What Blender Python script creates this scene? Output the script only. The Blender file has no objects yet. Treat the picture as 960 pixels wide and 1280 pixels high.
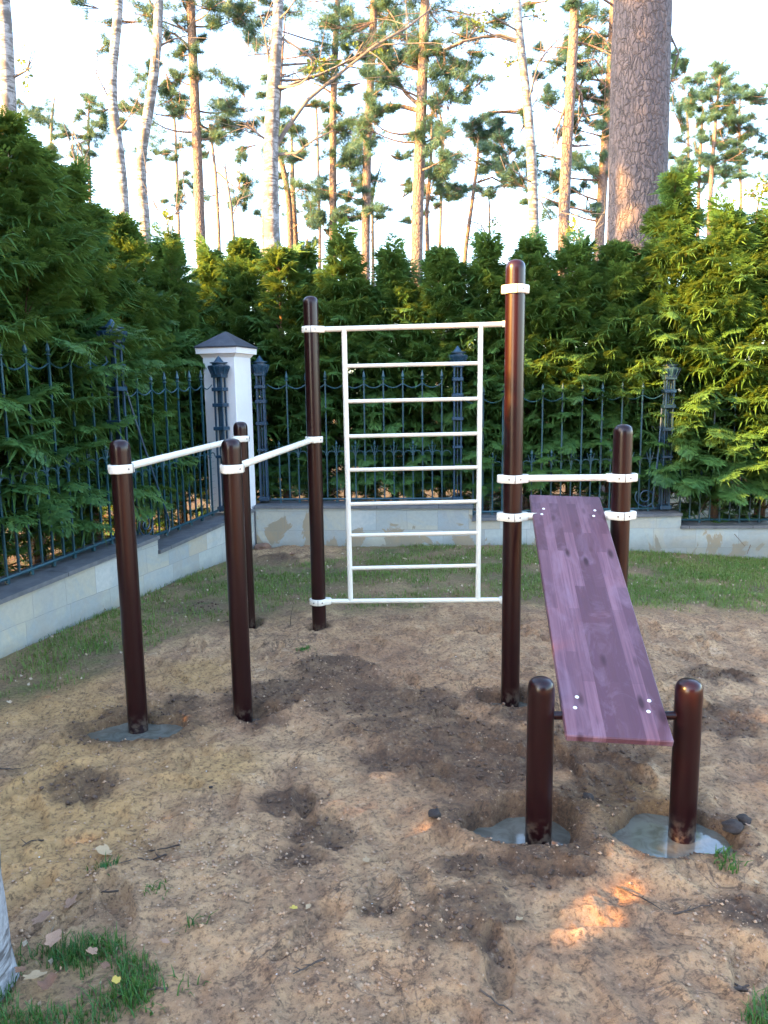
import bpy, bmesh, math, random
import numpy as np
from mathutils import Vector, Matrix
random.seed(7); rng = np.random.default_rng(11)
scene = bpy.context.scene
COL = scene.collection
R_ = math.radians

# ------------------------------------------------------------------ survey helpers (photo measurements -> metres)
FPX, EYE, PITCH, ROLL = 961.0, 1.55, R_(8.9), R_(0.77)
def ray(x, y):
    u = (x-480)/FPX; v = -(y-640)/FPX
    c, s = math.cos(ROLL), math.sin(ROLL)
    r = u*c+v*s; up = -u*s+v*c
    return np.array([r, math.cos(PITCH)+up*math.sin(PITCH), -math.sin(PITCH)+up*math.cos(PITCH)])
def gnd(x, y, z=0.0):
    d = ray(x, y); return np.array([0, 0, EYE])+d*((z-EYE)/d[2])
def atY(x, y, Y):
    d = ray(x, y); return np.array([0, 0, EYE])+d*(Y/d[1])

# ------------------------------------------------------------------ numpy noise
_perm = np.random.default_rng(5).integers(0, 2**31, 4096)
def _hash(ix, iy, seed):
    h = (ix*374761393 + iy*668265263 + seed*974711) & 0x7fffffff
    h = (h ^ (h >> 13))*1274126177 & 0x7fffffff
    return _perm[(h ^ (h >> 16)) & 4095]/float(2**31)
def vnoise(x, y, seed=0):
    x0 = np.floor(x).astype(np.int64); y0 = np.floor(y).astype(np.int64)
    fx = x-x0; fy = y-y0
    fx = fx*fx*fx*(fx*(fx*6-15)+10); fy = fy*fy*fy*(fy*(fy*6-15)+10)
    a = _hash(x0, y0, seed); b = _hash(x0+1, y0, seed); c = _hash(x0, y0+1, seed); d = _hash(x0+1, y0+1, seed)
    return (a*(1-fx)+b*fx)*(1-fy)+(c*(1-fx)+d*fx)*fy
def fbm(x, y, scale, octaves=4, seed=0, gain=.5):
    t = 0; amp = 1; tot = 0; x = np.asarray(x)/scale; y = np.asarray(y)/scale
    for o in range(octaves):
        t = t+amp*(vnoise(x, y, seed+o*17)*2-1); tot += amp
        amp *= gain; x = x*2.03+13.1; y = y*2.01-7.7
    return t/tot
def sstep(a, b, x):
    t = np.clip((x-a)/(b-a), 0, 1); return t*t*(3-2*t)

# ------------------------------------------------------------------ mesh helpers
def link(o, parent=None):
    COL.objects.link(o)
    if parent is not None: o.parent = parent
    return o
def tag(o, label=None, cat=None, group=None, kind=None):
    if label: o['label'] = label
    if cat: o['category'] = cat
    if group: o['group'] = group
    if kind: o['kind'] = kind
    return o
def empty(name, loc=(0, 0, 0), rz=0):
    o = bpy.data.objects.new(name, None); o.location = loc; o.rotation_euler = (0, 0, rz); o.empty_display_size = .1
    return link(o)
def copy_tree(o, parent=None):
    c = o.copy(); COL.objects.link(c)
    if parent is not None: c.parent = parent
    for ch in list(o.children): copy_tree(ch, c)
    return c
def np_mesh(name, V, Q, mat, smooth=True, attrs=None):
    """V (n,3), Q (m,k) all faces with k corners"""
    V = np.asarray(V, dtype=np.float32); Q = np.asarray(Q, dtype=np.int32); k = Q.shape[1]
    me = bpy.data.meshes.new(name)
    me.vertices.add(len(V)); me.vertices.foreach_set('co', V.ravel())
    me.loops.add(Q.size); me.loops.foreach_set('vertex_index', Q.ravel())
    me.polygons.add(len(Q)); me.polygons.foreach_set('loop_start', np.arange(0, Q.size, k, dtype=np.int32))
    me.polygons.foreach_set('loop_total', np.full(len(Q), k, dtype=np.int32))
    if smooth: me.polygons.foreach_set('use_smooth', np.ones(len(Q), dtype=bool))
    for an, arr in (attrs or {}).items():
        a = me.attributes.new(an, 'FLOAT', 'POINT'); a.data.foreach_set('value', np.asarray(arr, dtype=np.float32))
    me.materials.append(mat); me.update(calc_edges=True); me.validate()
    return me
def np_obj(name, V, Q, mat, parent=None, smooth=True, attrs=None):
    return link(bpy.data.objects.new(name, np_mesh(name, V, Q, mat, smooth, attrs)), parent)

class MB:
    def __init__(s): s.v = []; s.f = []
    def add(s, vs, fs):
        b = len(s.v); s.v += [tuple(map(float, p)) for p in vs]; s.f += [tuple(b+i for i in f) for f in fs]
    def box(s, c, d, rz=0, bev=0):
        hx, hy, hz = d[0]/2, d[1]/2, d[2]/2
        if bev > 0:
            b = min(bev, hx*.9, hy*.9, hz*.9); vs = []; idx = {}
            for sx in (-1, 1):
                for sy in (-1, 1):
                    for sz in (-1, 1):
                        for ax in range(3):
                            p = [sx*(hx-b), sy*(hy-b), sz*(hz-b)]; p[ax] = (sx*hx, sy*hy, sz*hz)[ax]
                            idx[(sx, sy, sz, ax)] = len(vs); vs.append(p)
            fs = []
            for ax in range(3):
                o = [a for a in range(3) if a != ax]
                for sg in (-1, 1):
                    f = []
                    for a, b2 in ((-1, -1), (1, -1), (1, 1), (-1, 1)):
                        k = [0, 0, 0]; k[ax] = sg; k[o[0]] = a; k[o[1]] = b2; f.append(idx[(*k, ax)])
                    fs.append(f)
            for ax in range(3):
                o = [a for a in range(3) if a != ax]
                for a in (-1, 1):
                    for b2 in (-1, 1):
                        k1 = [0, 0, 0]; k1[ax] = -1; k1[o[0]] = a; k1[o[1]] = b2; k2 = list(k1); k2[ax] = 1
                        fs.append([idx[(*k1, o[0])], idx[(*k2, o[0])], idx[(*k2, o[1])], idx[(*k1, o[1])]])
            for sx in (-1, 1):
                for sy in (-1, 1):
                    for sz in (-1, 1): fs.append([idx[(sx, sy, sz, a)] for a in range(3)])
        else:
            vs = [(x*hx, y*hy, z*hz) for x in (-1, 1) for y in (-1, 1) for z in (-1, 1)]
            fs = [(0, 1, 3, 2), (4, 6, 7, 5), (0, 4, 5, 1), (2, 3, 7, 6), (0, 2, 6, 4), (1, 5, 7, 3)]
        cs, sn = math.cos(rz), math.sin(rz)
        s.add([(c[0]+x*cs-y*sn, c[1]+x*sn+y*cs, c[2]+z) for x, y, z in vs], fs)
    def tube(s, pts, rad, n=10, caps=True):
        pts = [Vector(p) for p in pts]
        rad = rad if hasattr(rad, '__len__') else [rad]*len(pts)
        vs = []; fs = []; pn = None
        for i, p in enumerate(pts):
            t = (pts[min(i+1, len(pts)-1)]-pts[max(i-1, 0)]).normalized()
            if pn is None:
                a = Vector((0, 0, 1)) if abs(t.z) < .9 else Vector((1, 0, 0)); pn = t.cross(a).normalized()
            pn = (pn-t*pn.dot(t)).normalized(); b = t.cross(pn)
            for k in range(n):
                th = 2*math.pi*k/n; vs.append(p+(pn*math.cos(th)+b*math.sin(th))*rad[i])
            if i:
                o = (i-1)*n
                for k in range(n): fs.append((o+k, o+(k+1) % n, o+n+(k+1) % n, o+n+k))
        if caps:
            fs.append(tuple(reversed(range(n)))); fs.append(tuple((len(pts)-1)*n+k for k in range(n)))
        s.add(vs, fs)
    def lathe(s, c, prof, n=20, sq=0):
        """prof [(r,z)] bottom to top"""
        vs = []; fs = []
        for r, z in prof:
            for k in range(n):
                th = 2*math.pi*(k+.5*bool(sq))/n; vs.append((c[0]+r*math.cos(th+sq), c[1]+r*math.sin(th+sq), c[2]+z))
        for i in range(len(prof)-1):
            o = i*n
            for k in range(n): fs.append((o+k, o+(k+1) % n, o+n+(k+1) % n, o+n+k))
        fs.append(tuple(reversed(range(n)))); fs.append(tuple((len(prof)-1)*n+k for k in range(n)))
        s.add(vs, fs)
    def prism(s, poly, ax, ay, az, o, h):
        """poly 2D points in frame (ax, ay) at o extruded by h along az"""
        o, ax, ay, az = map(Vector, (o, ax, ay, az)); n = len(poly)
        a = [o+ax*x+ay*y for x, y in poly]; b = [p+az*h for p in a]
        s.add(a+b, [tuple(reversed(range(n))), tuple(range(n, 2*n))]+[(i, (i+1) % n, n+(i+1) % n, n+i) for i in range(n)])
    def build(s, name, mat, parent=None, angle=35):
        me = bpy.data.meshes.new(name); me.from_pydata(s.v, [], s.f)
        bm = bmesh.new(); bm.from_mesh(me); bmesh.ops.recalc_face_normals(bm, faces=bm.faces); bm.to_mesh(me); bm.free()
        me.materials.append(mat)
        me.polygons.foreach_set('use_smooth', [True]*len(me.polygons)); me.set_sharp_from_angle(angle=R_(angle)); me.update()
        return link(bpy.data.objects.new(name, me), parent)

# ------------------------------------------------------------------ materials
def mat(name):
    m = bpy.data.materials.new(name); m.use_nodes = True; nt = m.node_tree
    for n in list(nt.nodes): nt.nodes.remove(n)
    out = nt.nodes.new('ShaderNodeOutputMaterial'); bs = nt.nodes.new('ShaderNodeBsdfPrincipled')
    nt.links.new(bs.outputs[0], out.inputs[0]); return m, nt, bs, out
class N:
    def __init__(s, nt): s.nt = nt
    def n(s, t, **kw):
        nd = s.nt.nodes.new('ShaderNode'+t)
        for k, v in kw.items(): setattr(nd, k, v)
        return nd
    def put(s, sock, v):
        if isinstance(v, bpy.types.NodeSocket): s.nt.links.new(v, sock)
        elif v is not None:
            if hasattr(v, '__len__') and len(v) == 3 and sock.type == 'RGBA': v = (*v, 1)
            sock.default_value = v
    def coord(s, out='Object'): return s.n('TexCoord').outputs[out]
    def mapping(s, vec, scale=(1, 1, 1), loc=(0, 0, 0), rot=(0, 0, 0)):
        m = s.n('Mapping'); s.put(m.inputs[0], vec); m.inputs['Scale'].default_value = scale; m.inputs['Location'].default_value = loc; m.inputs['Rotation'].default_value = rot
        return m.outputs[0]
    def noise(s, vec, scale, detail=4, rough=.55, dist=0, out=0):
        m = s.n('TexNoise'); s.put(m.inputs['Vector'], vec); m.inputs['Scale'].default_value = scale
        m.inputs['Detail'].default_value = detail; m.inputs['Roughness'].default_value = rough; m.inputs['Distortion'].default_value = dist
        return m.outputs[out]
    def voro(s, vec, scale, feature='F1', out='Distance', rand=1):
        m = s.n('TexVoronoi', feature=feature); s.put(m.inputs['Vector'], vec); m.inputs['Scale'].default_value = scale; m.inputs['Randomness'].default_value = rand
        return m.outputs[out]
    def ramp(s, fac, stops, interp='LINEAR'):
        m = s.n('ValToRGB'); m.color_ramp.interpolation = interp; e = m.color_ramp.elements
        while len(e) < len(stops): e.new(.5)
        for i, (p, c) in enumerate(stops):
            e[i].position = p; e[i].color = (*c, 1) if hasattr(c, '__len__') else (c, c, c, 1)
        s.put(m.inputs[0], fac); return m.outputs[0]
    def mix(s, fac, a, b, blend='MIX'):
        m = s.n('Mix', data_type='RGBA', blend_type=blend); s.put(m.inputs[0], fac); s.put(m.inputs[6], a); s.put(m.inputs[7], b); return m.outputs[2]
    def math(s, op, a, b=None, clamp=False):
        m = s.n('Math', operation=op, use_clamp=clamp); s.put(m.inputs[0], a)
        if b is not None: s.put(m.inputs[1], b)
        return m.outputs[0]
    def mr(s, v, a, b, c=0, d=1):
        m = s.n('MapRange'); s.put(m.inputs[0], v)
        for i, q in enumerate((a, b, c, d)): m.inputs[i+1].default_value = q
        return m.outputs[0]
    def bump(s, h, strength, dist, normal=None):
        m = s.n('Bump'); s.put(m.inputs['Height'], h); m.inputs['Strength'].default_value = strength; m.inputs['Distance'].default_value = dist
        if normal is not None: s.put(m.inputs['Normal'], normal)
        return m.outputs[0]
    def attr(s, name): return s.n('Attribute', attribute_name=name).outputs['Fac']
    def objrand(s): return s.n('ObjectInfo').outputs['Random']

def m_paint(name, c1, c2, rough, nscale=6, bump=.15, bscale=60, coat=0, spec=.5):
    m, nt, bs, o = mat(name); n = N(nt); co = n.coord()
    f = n.noise(co, nscale, 6, .65)
    n.put(bs.inputs['Base Color'], n.mix(n.ramp(f, [(.35, 0), (.7, 1)]), c1, c2))
    n.put(bs.inputs['Roughness'], n.mr(n.noise(co, nscale*3, 4), .3, .7, rough*.75, rough*1.3))
    n.put(bs.inputs['Normal'], n.bump(n.noise(co, bscale, 3), bump, .004))
    bs.inputs['Coat Weight'].default_value = coat; bs.inputs['Coat Roughness'].default_value = .12; bs.inputs['Specular IOR Level'].default_value = spec
    return m
def m_post():
    m, nt, bs, o = mat('brown_post_paint'); n = N(nt); co = n.coord()
    streak = n.noise(n.mapping(co, (30, 30, 1.6)), 1, 5, .6)
    n.put(bs.inputs['Base Color'], n.mix(n.ramp(streak, [(.4, 0), (.7, 1)]), (.0115, .0021, .0027), (.017, .0034, .0042)))
    # splashed mud near the foot
    z = n.n('SeparateXYZ'); n.put(z.inputs[0], co)
    mud = n.math('MULTIPLY', n.mr(z.outputs[2], -.02, .07, 1, 0), n.ramp(n.noise(co, 35, 4), [(.45, 0), (.6, 1)]), True)
    n.put(bs.inputs['Base Color'], n.mix(mud, bs.inputs['Base Color'].links[0].from_socket, (.10, .07, .05)))
    bs.inputs['Roughness'].default_value = .32
    n.put(bs.inputs['Normal'], n.bump(streak, .05, .002))
    bs.inputs['Coat Weight'].default_value = .22; bs.inputs['Coat Roughness'].default_value = .14; bs.inputs['Specular IOR Level'].default_value = .25
    return m
def m_board():
    m, nt, bs, o = mat('violet_stained_wood'); n = N(nt); co = n.coord()
    sp = n.n('SeparateXYZ'); n.put(sp.inputs[0], co)
    # glued lamellae: 8 strips across, staggered finger joints along
    br = n.n('TexBrick'); br.offset = .37; br.squash = 1
    cv = n.n('CombineXYZ'); n.put(cv.inputs[0], sp.outputs[1]); n.put(cv.inputs[1], sp.outputs[0])
    n.put(br.inputs['Vector'], cv.outputs[0]); br.inputs['Scale'].default_value = 1; br.inputs['Brick Width'].default_value = .42; br.inputs['Row Height'].default_value = .0437
    br.inputs['Mortar Size'].default_value = .0006; br.inputs['Bias'].default_value = 0
    n.put(br.inputs['Color1'], (.0, .0, .0)); n.put(br.inputs['Color2'], (1, 1, 1)); n.put(br.inputs['Mortar'], (.3, .3, .3))
    grain = n.noise(n.mapping(co, (70, 2.2, 10)), 1, 6, .65, .6)
    blot = n.noise(n.mapping(co, (9, 4, 4)), 1, 6, .65, 1.2)
    knot = n.voro(n.mapping(co, (16, 5.5, 1), (.3, .2, 0)), 1)
    c = n.mix(n.ramp(br.outputs[0], [(.2, 0), (.9, 1)]), (.085, .032, .042), (.195, .092, .115))
    c = n.mix(n.ramp(grain, [(.42, .0), (.62, .7)]), c, (.09, .034, .052))
    c = n.mix(n.ramp(blot, [(.48, 0), (.72, .6)]), c, (.22, .13, .17))
    c = n.mix(n.ramp(knot, [(.10, 1), (.26, 0)]), c, (.040, .010, .014))
    n.put(bs.inputs['Base Color'], c)
    n.put(bs.inputs['Roughness'], n.mr(blot, .35, .7, .42, .6)); n.put(bs.inputs['Normal'], n.bump(grain, .12, .003))
    bs.inputs['Coat Weight'].default_value = .08; bs.inputs['Coat Roughness'].default_value = .3; bs.inputs['Specular IOR Level'].default_value = .35
    return m
def m_stone():
    m, nt, bs, o = mat('quartzite_tiles'); n = N(nt); co = n.coord()
    sp = n.n('SeparateXYZ'); n.put(sp.inputs[0], co)
    dn = n.noise(co, 3, 3); cv = n.n('CombineXYZ'); n.put(cv.inputs[0], sp.outputs[0]); n.put(cv.inputs[1], n.math('ADD', sp.outputs[2], .02))
    br = n.n('TexBrick'); br.offset = .43; br.squash = 1.35; br.squash_frequency = 2
    wv = n.n('VectorMath', operation='ADD'); n.put(wv.inputs[0], cv.outputs[0]); ws = n.n('VectorMath', operation='SCALE'); n.put(ws.inputs[0], n.noise(co, 5, 3, .6, 0, 1)); ws.inputs['Scale'].default_value = .02; n.put(wv.inputs[1], ws.outputs[0]); n.put(br.inputs['Vector'], wv.outputs[0]); br.inputs['Scale'].default_value = 1; br.inputs['Brick Width'].default_value = .31; br.inputs['Row Height'].default_value = .2
    br.inputs['Mortar Size'].default_value = .0022; br.inputs['Mortar Smooth'].default_value = .3
    n.put(br.inputs['Color1'], (0, 0, 0)); n.put(br.inputs['Color2'], (1, 1, 1)); n.put(br.inputs['Mortar'], (.5, .5, .5))
    tile = n.ramp(br.outputs[0], [(0, (.31, .31, .29)), (.25, (.48, .43, .32)), (.45, (.27, .28, .27)), (.62, (.49, .48, .43)), (.8, (.35, .38, .35)), (1, (.46, .36, .24))])
    n1 = n.noise(co, 2.6, 7, .62, 1.5); n2 = n.noise(n.mapping(co, (1, 1, 1), (5, 3, 1)), 1.5, 6, .6, 2.5); n3 = n.noise(co, 26, 6, .7)
    c = n.mix(n.ramp(n1, [(.45, 0), (.56, .5)]), tile, (.30, .35, .36)); c = n.mix(n.ramp(n2, [(.52, 0), (.6, .45)]), c, (.45, .41, .31))
    low = n.mr(sp.outputs[2], 0, .40, .13, -.09)
    side = n.mr(n.math('ADD', n.attr('object_stain'), 0), 0, 1, -.16, 0)
    oc = n.ramp(n.math('ADD', n.math('ADD', n2, low), side), [(.565, 0), (.585, .85)])
    c = n.mix(oc, c, n.mix(n.ramp(n1, [(.4, 0), (.6, 1)]), (.25, .19, .11), (.34, .22, .10)))
    c = n.mix(n.ramp(n3, [(.3, .35), (.7, 0)]), c, (.2, .22, .22))
    c = n.mix(n.math('MULTIPLY', br.outputs['Fac'], n.ramp(n3, [(.4, .15), (.6, .9)])), c, (.18, .18, .17))
    damp = n.math('MULTIPLY', n.mr(n.math('ADD', sp.outputs[2], n.math('MULTIPLY', n.noise(co, 7, 5), .12)), .05, .16, .55, 0), 1, True)
    c = n.mix(damp, c, (.16, .15, .12))
    n.put(bs.inputs['Base Color'], c); bs.inputs['Roughness'].default_value = .62
    nb = n.bump(n3, .35, .006); n.put(bs.inputs['Normal'], n.bump(br.outputs['Fac'], -.5, .004, nb))
    return m
def m_slate(name, c1, c2):
    m, nt, bs, o = mat(name); n = N(nt); co = n.coord()
    f = n.noise(co, 9, 7, .65, .5)
    sp = n.n('SeparateXYZ'); n.put(sp.inputs[0], co)
    c = n.mix(n.ramp(f, [(.35, 0), (.68, 1)]), c1, c2)
    seam = n.math('LESS_THAN', n.math('PINGPONG', sp.outputs[0], .31), .0035)
    c = n.mix(seam, c, (.03, .03, .03))
    n.put(bs.inputs['Base Color'], c); bs.inputs['Roughness'].default_value = .6
    n.put(bs.inputs['Normal'], n.bump(f, .4, .008)); return m
def m_ground():
    m, nt, bs, o = mat('dug_sandy_soil'); n = N(nt); co = n.coord()
    a_g = n.attr('turf'); a_d = n.attr('damp'); a_o = n.attr('ochre'); a_f = n.attr('forest')
    big = n.noise(co, 1.3, 7, .62, .6); mid = n.noise(n.mapping(co, (1, 1, 1), (3, 9, 0)), 6, 8, .68, .5); fine = n.noise(co, 55, 6, .75)
    c = n.mix(n.ramp(big, [(.36, 0), (.62, 1)]), (.37, .20, .103), (.52, .315, .162))
    c = n.mix(n.ramp(mid, [(.40, .55), (.56, 0)]), c, (.19, .108, .068))
    cre = n.math('ABSOLUTE', n.math('SUBTRACT', n.noise(n.mapping(co, (1, 1, 1), (7, 2, 0)), 3.2, 5, .6, 1.2), .5))
    c = n.mix(n.math('MULTIPLY', n.ramp(cre, [(.004, .65), (.018, 0)]), n.ramp(n.noise(co, 2.1, 2), [(.45, 0), (.55, 1)])), c, (.10, .064, .045))
    c = n.mix(n.ramp(mid, [(.60, 0), (.74, .7)]), c, (.56, .40, .26))
    c = n.mix(n.math('MULTIPLY', a_o, n.ramp(big, [(.3, .5), (.6, 1)])), c, (.46, .265, .11))
    c = n.mix(n.math('MULTIPLY', a_d, n.ramp(mid, [(.3, 1), (.62, .72)])), c, (.082, .044, .026))
    turf = n.mix(n.ramp(mid, [(.4, 0), (.6, 1)]), (.19, .125, .07), (.10, .115, .035))
    c = n.mix(a_g, c, turf)
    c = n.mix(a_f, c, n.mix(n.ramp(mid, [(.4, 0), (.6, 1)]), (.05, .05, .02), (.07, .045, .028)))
    c = n.mix(n.ramp(n.noise(co, 19, 7, .75, .4), [(.34, .4), (.46, 0)]), c, (.12, .068, .042))
    c = n.mix(n.ramp(fine, [(.38, .7), (.5, 0)]), c, (.06, .038, .028))
    c = n.mix(n.ramp(fine, [(.58, 0), (.72, .55)]), c, (.58, .42, .30))
    n.put(bs.inputs['Base Color'], c)
    n.put(bs.inputs['Roughness'], n.mr(a_d, 0, 1, .95, .8)); bs.inputs['Specular IOR Level'].default_value = .25
    b = n.bump(mid, .7, .035); b = n.bump(fine, .8, .012, b)
    n.put(bs.inputs['Normal'], n.bump(n.noise(co, 160, 3, .7), .4, .004, b)); return m
def m_slurry():
    m, nt, bs, o = mat('wet_cement_slurry'); n = N(nt); co = n.coord()
    f = n.noise(co, 14, 6, .6, 1)
    n.put(bs.inputs['Base Color'], n.mix(n.ramp(f, [(.4, 0), (.6, 1)]), (.105, .098, .078), (.15, .145, .12)))
    n.put(bs.inputs['Roughness'], n.ramp(f, [(.42, .015), (.7, .10)]))
    n.put(bs.inputs['Normal'], n.bump(f, .05, .004)); bs.inputs['Specular IOR Level'].default_value = .8
    return m
def m_leaf(name, c1, c2, c3, trans=.35, rough=.5, nsc=3):
    m, nt, bs, o = mat(name); n = N(nt); co = n.coord()
    f = n.noise(co, nsc, 3, .6); g = n.noise(co, nsc*12, 3, .6)
    c = n.mix(n.ramp(f, [(.38, 0), (.62, 1)]), c1, c2)
    c = n.mix(n.ramp(g, [(.52, 0), (.7, .8)]), c, c3)
    c = n.mix(n.mr(n.objrand(), 0, 1, 0, .25), c, c2)
    n.put(bs.inputs['Base Color'], c); bs.inputs['Roughness'].default_value = rough; bs.inputs['Specular IOR Level'].default_value = .35
    tr = n.n('BsdfTranslucent'); n.put(tr.inputs[0], n.mix(.5, c, (.20, .22, .02)))
    mx = n.n('MixShader'); mx.inputs[0].default_value = trans; nt.links.new(bs.outputs[0], mx.inputs[1]); nt.links.new(tr.outputs[0], mx.inputs[2]); nt.links.new(mx.outputs[0], o.inputs[0])
    return m
def m_pinebark(name, low, high, zs=(3, 9), sc=1.0):
    m, nt, bs, o = mat(name); n = N(nt); co = n.coord()
    dv = n.n('VectorMath', operation='ADD'); n.put(dv.inputs[0], n.mapping(co, (sc, sc, sc*.42)))
    dn = n.noise(co, 4*sc, 4, .6, 0, 1); sc2 = n.n('VectorMath', operation='SCALE'); n.put(sc2.inputs[0], dn); sc2.inputs['Scale'].default_value = .16; n.put(dv.inputs[1], sc2.outputs[0])
    v = n.voro(dv.outputs[0], 15, 'DISTANCE_TO_EDGE'); vc = n.voro(dv.outputs[0], 15, 'F1', 'Color'); f = n.noise(co, 30, 6, .7)
    sp = n.n('SeparateXYZ'); n.put(sp.inputs[0], co)
    hi = n.mr(n.math('ADD', sp.outputs[2], n.math('MULTIPLY', n.noise(co, 1.4, 4), 2.5)), zs[0]+1.2, zs[1]+1.2)
    c = n.mix(hi, low, high)
    c = n.mix(n.math('MULTIPLY', vc, .6), c, n.mix(.5, c, (.30, .22, .19)))
    c = n.mix(n.ramp(f, [(.4, .5), (.65, 0)]), c, tuple(.45*x for x in low))
    crack = n.math('MULTIPLY', n.ramp(v, [(.0, 1), (.085, 0)]), n.ramp(n.noise(co, 9, 3), [(.3, .25), (.6, 1)]))
    c = n.mix(n.math('MULTIPLY', crack, n.mr(hi, 0, 1, .85, .3)), c, (.022, .016, .014))
    n.put(bs.inputs['Base Color'], c); bs.inputs['Roughness'].default_value = .85
    b = n.bump(n.ramp(v, [(0, 0), (.18, 1)]), .8, .02); n.put(bs.inputs['Normal'], n.bump(f, .5, .008, b)); return m
def m_birch():
    m, nt, bs, o = mat('birch_bark'); n = N(nt); co = n.coord()
    a = n.noise(n.mapping(co, (5, 5, 26)), 1, 4, .6, .4); b = n.noise(co, 4.5, 6, .65, 1.2); f = n.noise(co, 60, 4, .7)
    c = n.mix(n.ramp(f, [(.35, 0), (.7, 1)]), (.19, .19, .205), (.32, .32, .33))
    c = n.mix(n.ramp(a, [(.50, 0), (.58, .9)]), c, (.05, .045, .045))
    c = n.mix(n.ramp(b, [(.47, 0), (.57, .9)]), c, (.07, .062, .06))
    n.put(bs.inputs['Base Color'], c); bs.inputs['Roughness'].default_value = .7; n.put(bs.inputs['Normal'], n.bump(b, .6, .012)); return m

M = {}
M['post'] = m_post()
M['white'] = m_paint('cream_white_enamel', (.74, .69, .58), (.79, .745, .64), .35, 5, .12, 40, .2)
M['bolt'] = m_paint('zinc_bolt', (.12, .12, .12), (.25, .25, .25), .4); M['bolt'].node_tree.nodes['Principled BSDF'].inputs['Metallic'].default_value = .7
M['recess'] = m_paint('bolt_recess', (.05, .045, .04), (.08, .07, .06), .6)
M['boltcap'] = m_paint('white_bolt_cap', (.75, .75, .73), (.8, .8, .8), .4)
M['board'] = m_board(); M['stone'] = m_stone()
M['coping'] = m_slate('slate_coping', (.085, .088, .095), (.15, .15, .155))
M['roof'] = m_slate('pillar_roof_slate', (.025, .028, .04), (.05, .055, .07))
M['plaster'] = m_paint('white_render', (.70, .69, .68), (.78, .77, .76), .8, 3, .5, 90)
M['iron'] = m_paint('blue_green_iron', (.008, .040, .058), (.014, .065, .082), .42, 9, .3, 70)
M['ironpost'] = m_paint('blue_iron', (.008, .032, .062), (.016, .055, .095), .42, 9, .3, 70)
M['ground'] = m_ground(); M['slurry'] = m_slurry()
M['thuja'] = m_leaf('thuja_scale_leaves', (.052, .140, .042), (.095, .205, .050), (.15, .26, .055), .38, .5, 1.6)
M['needle'] = m_leaf('pine_needles', (.040, .110, .095), (.062, .145, .11), (.085, .17, .085), .35, .5, .7)  # bluish tint put into the needle colour in place of distance haze
M['birchleaf'] = m_leaf('birch_leaves', (.09, .15, .03), (.14, .19, .04), (.22, .24, .04), .45, .5, 1)
M['grass'] = m_leaf('grass_blades', (.09, .185, .03), (.15, .22, .045), (.30, .26, .12), .3, .5, 2)
M['lush'] = m_leaf('lush_grass_blades', (.025, .10, .02), (.045, .145, .025), (.12, .19, .04), .3, .45, 4)
M['twig'] = m_paint('dead_twig', (.045, .03, .022), (.09, .062, .045), .85, 20, .6, 80)
M['greybranch'] = m_paint('grey_branch_bark', (.10, .085, .08), (.17, .145, .13), .85, 14, .6, 60)
M['thujabark'] = m_paint('thuja_bark', (.10, .055, .035), (.16, .09, .055), .85, 14, .6, 60)
M['pine'] = m_pinebark('pine_bark', (.13, .10, .10), (.24, .155, .115), (4, 8), 1.0)
M['pinedark'] = m_pinebark('old_pine_bark', (.085, .070, .078), (.105, .085, .092), (6, 14), 1.3)
M['birch'] = m_birch()
M['clod'] = m_paint('dark_soil_clod', (.03, .022, .02), (.06, .042, .035), .8, 20, .8, 60)
M['stonebrown'] = m_paint('brown_stone', (.19, .10, .065), (.26, .15, .10), .8, 12, .8, 40)
M['chip'] = m_paint('pale_stone_chips', (.42, .38, .33), (.6, .56, .52), .7, 20, .4, 60)
def m_dead(name, c1, c2): return m_paint(name, c1, c2, .7, 25, .5, 60)
M['leaf_tan'] = m_dead('tan_dead_leaf', (.36, .23, .12), (.50, .36, .21)); M['leaf_brown'] = m_dead('brown_dead_leaf', (.17, .08, .045), (.27, .14, .08))
M['leaf_pink'] = m_dead('pinkish_dead_leaf', (.32, .17, .10), (.42, .26, .17)); M['leaf_yellow'] = m_dead('yellow_dead_leaf', (.50, .33, .05), (.6, .45, .10))

# ------------------------------------------------------------------ key positions
PA = (-1.187, 3.471); PB = (-.705, 3.574); PC = (-.932, 5.057); PD = (-.438, 4.914); PE = (.83, 4.914)
PF = (.632, 3.735); PG = (1.168, 3.75); PH = (.536, 2.535); PI = (1.047, 2.53)
W0 = np.array([-2.3, 4.396]); W2 = np.array([-1.31, 7.692]); U = (W2-W0)/np.linalg.norm(W2-W0); NL = np.array([-U[1], U[0]])
B0 = np.array([-1.31, 7.69]); B1 = np.array([3.6, 7.5]); UB = (B1-B0)/np.linalg.norm(B1-B0); NB = np.array([-UB[1], UB[0]])

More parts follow.
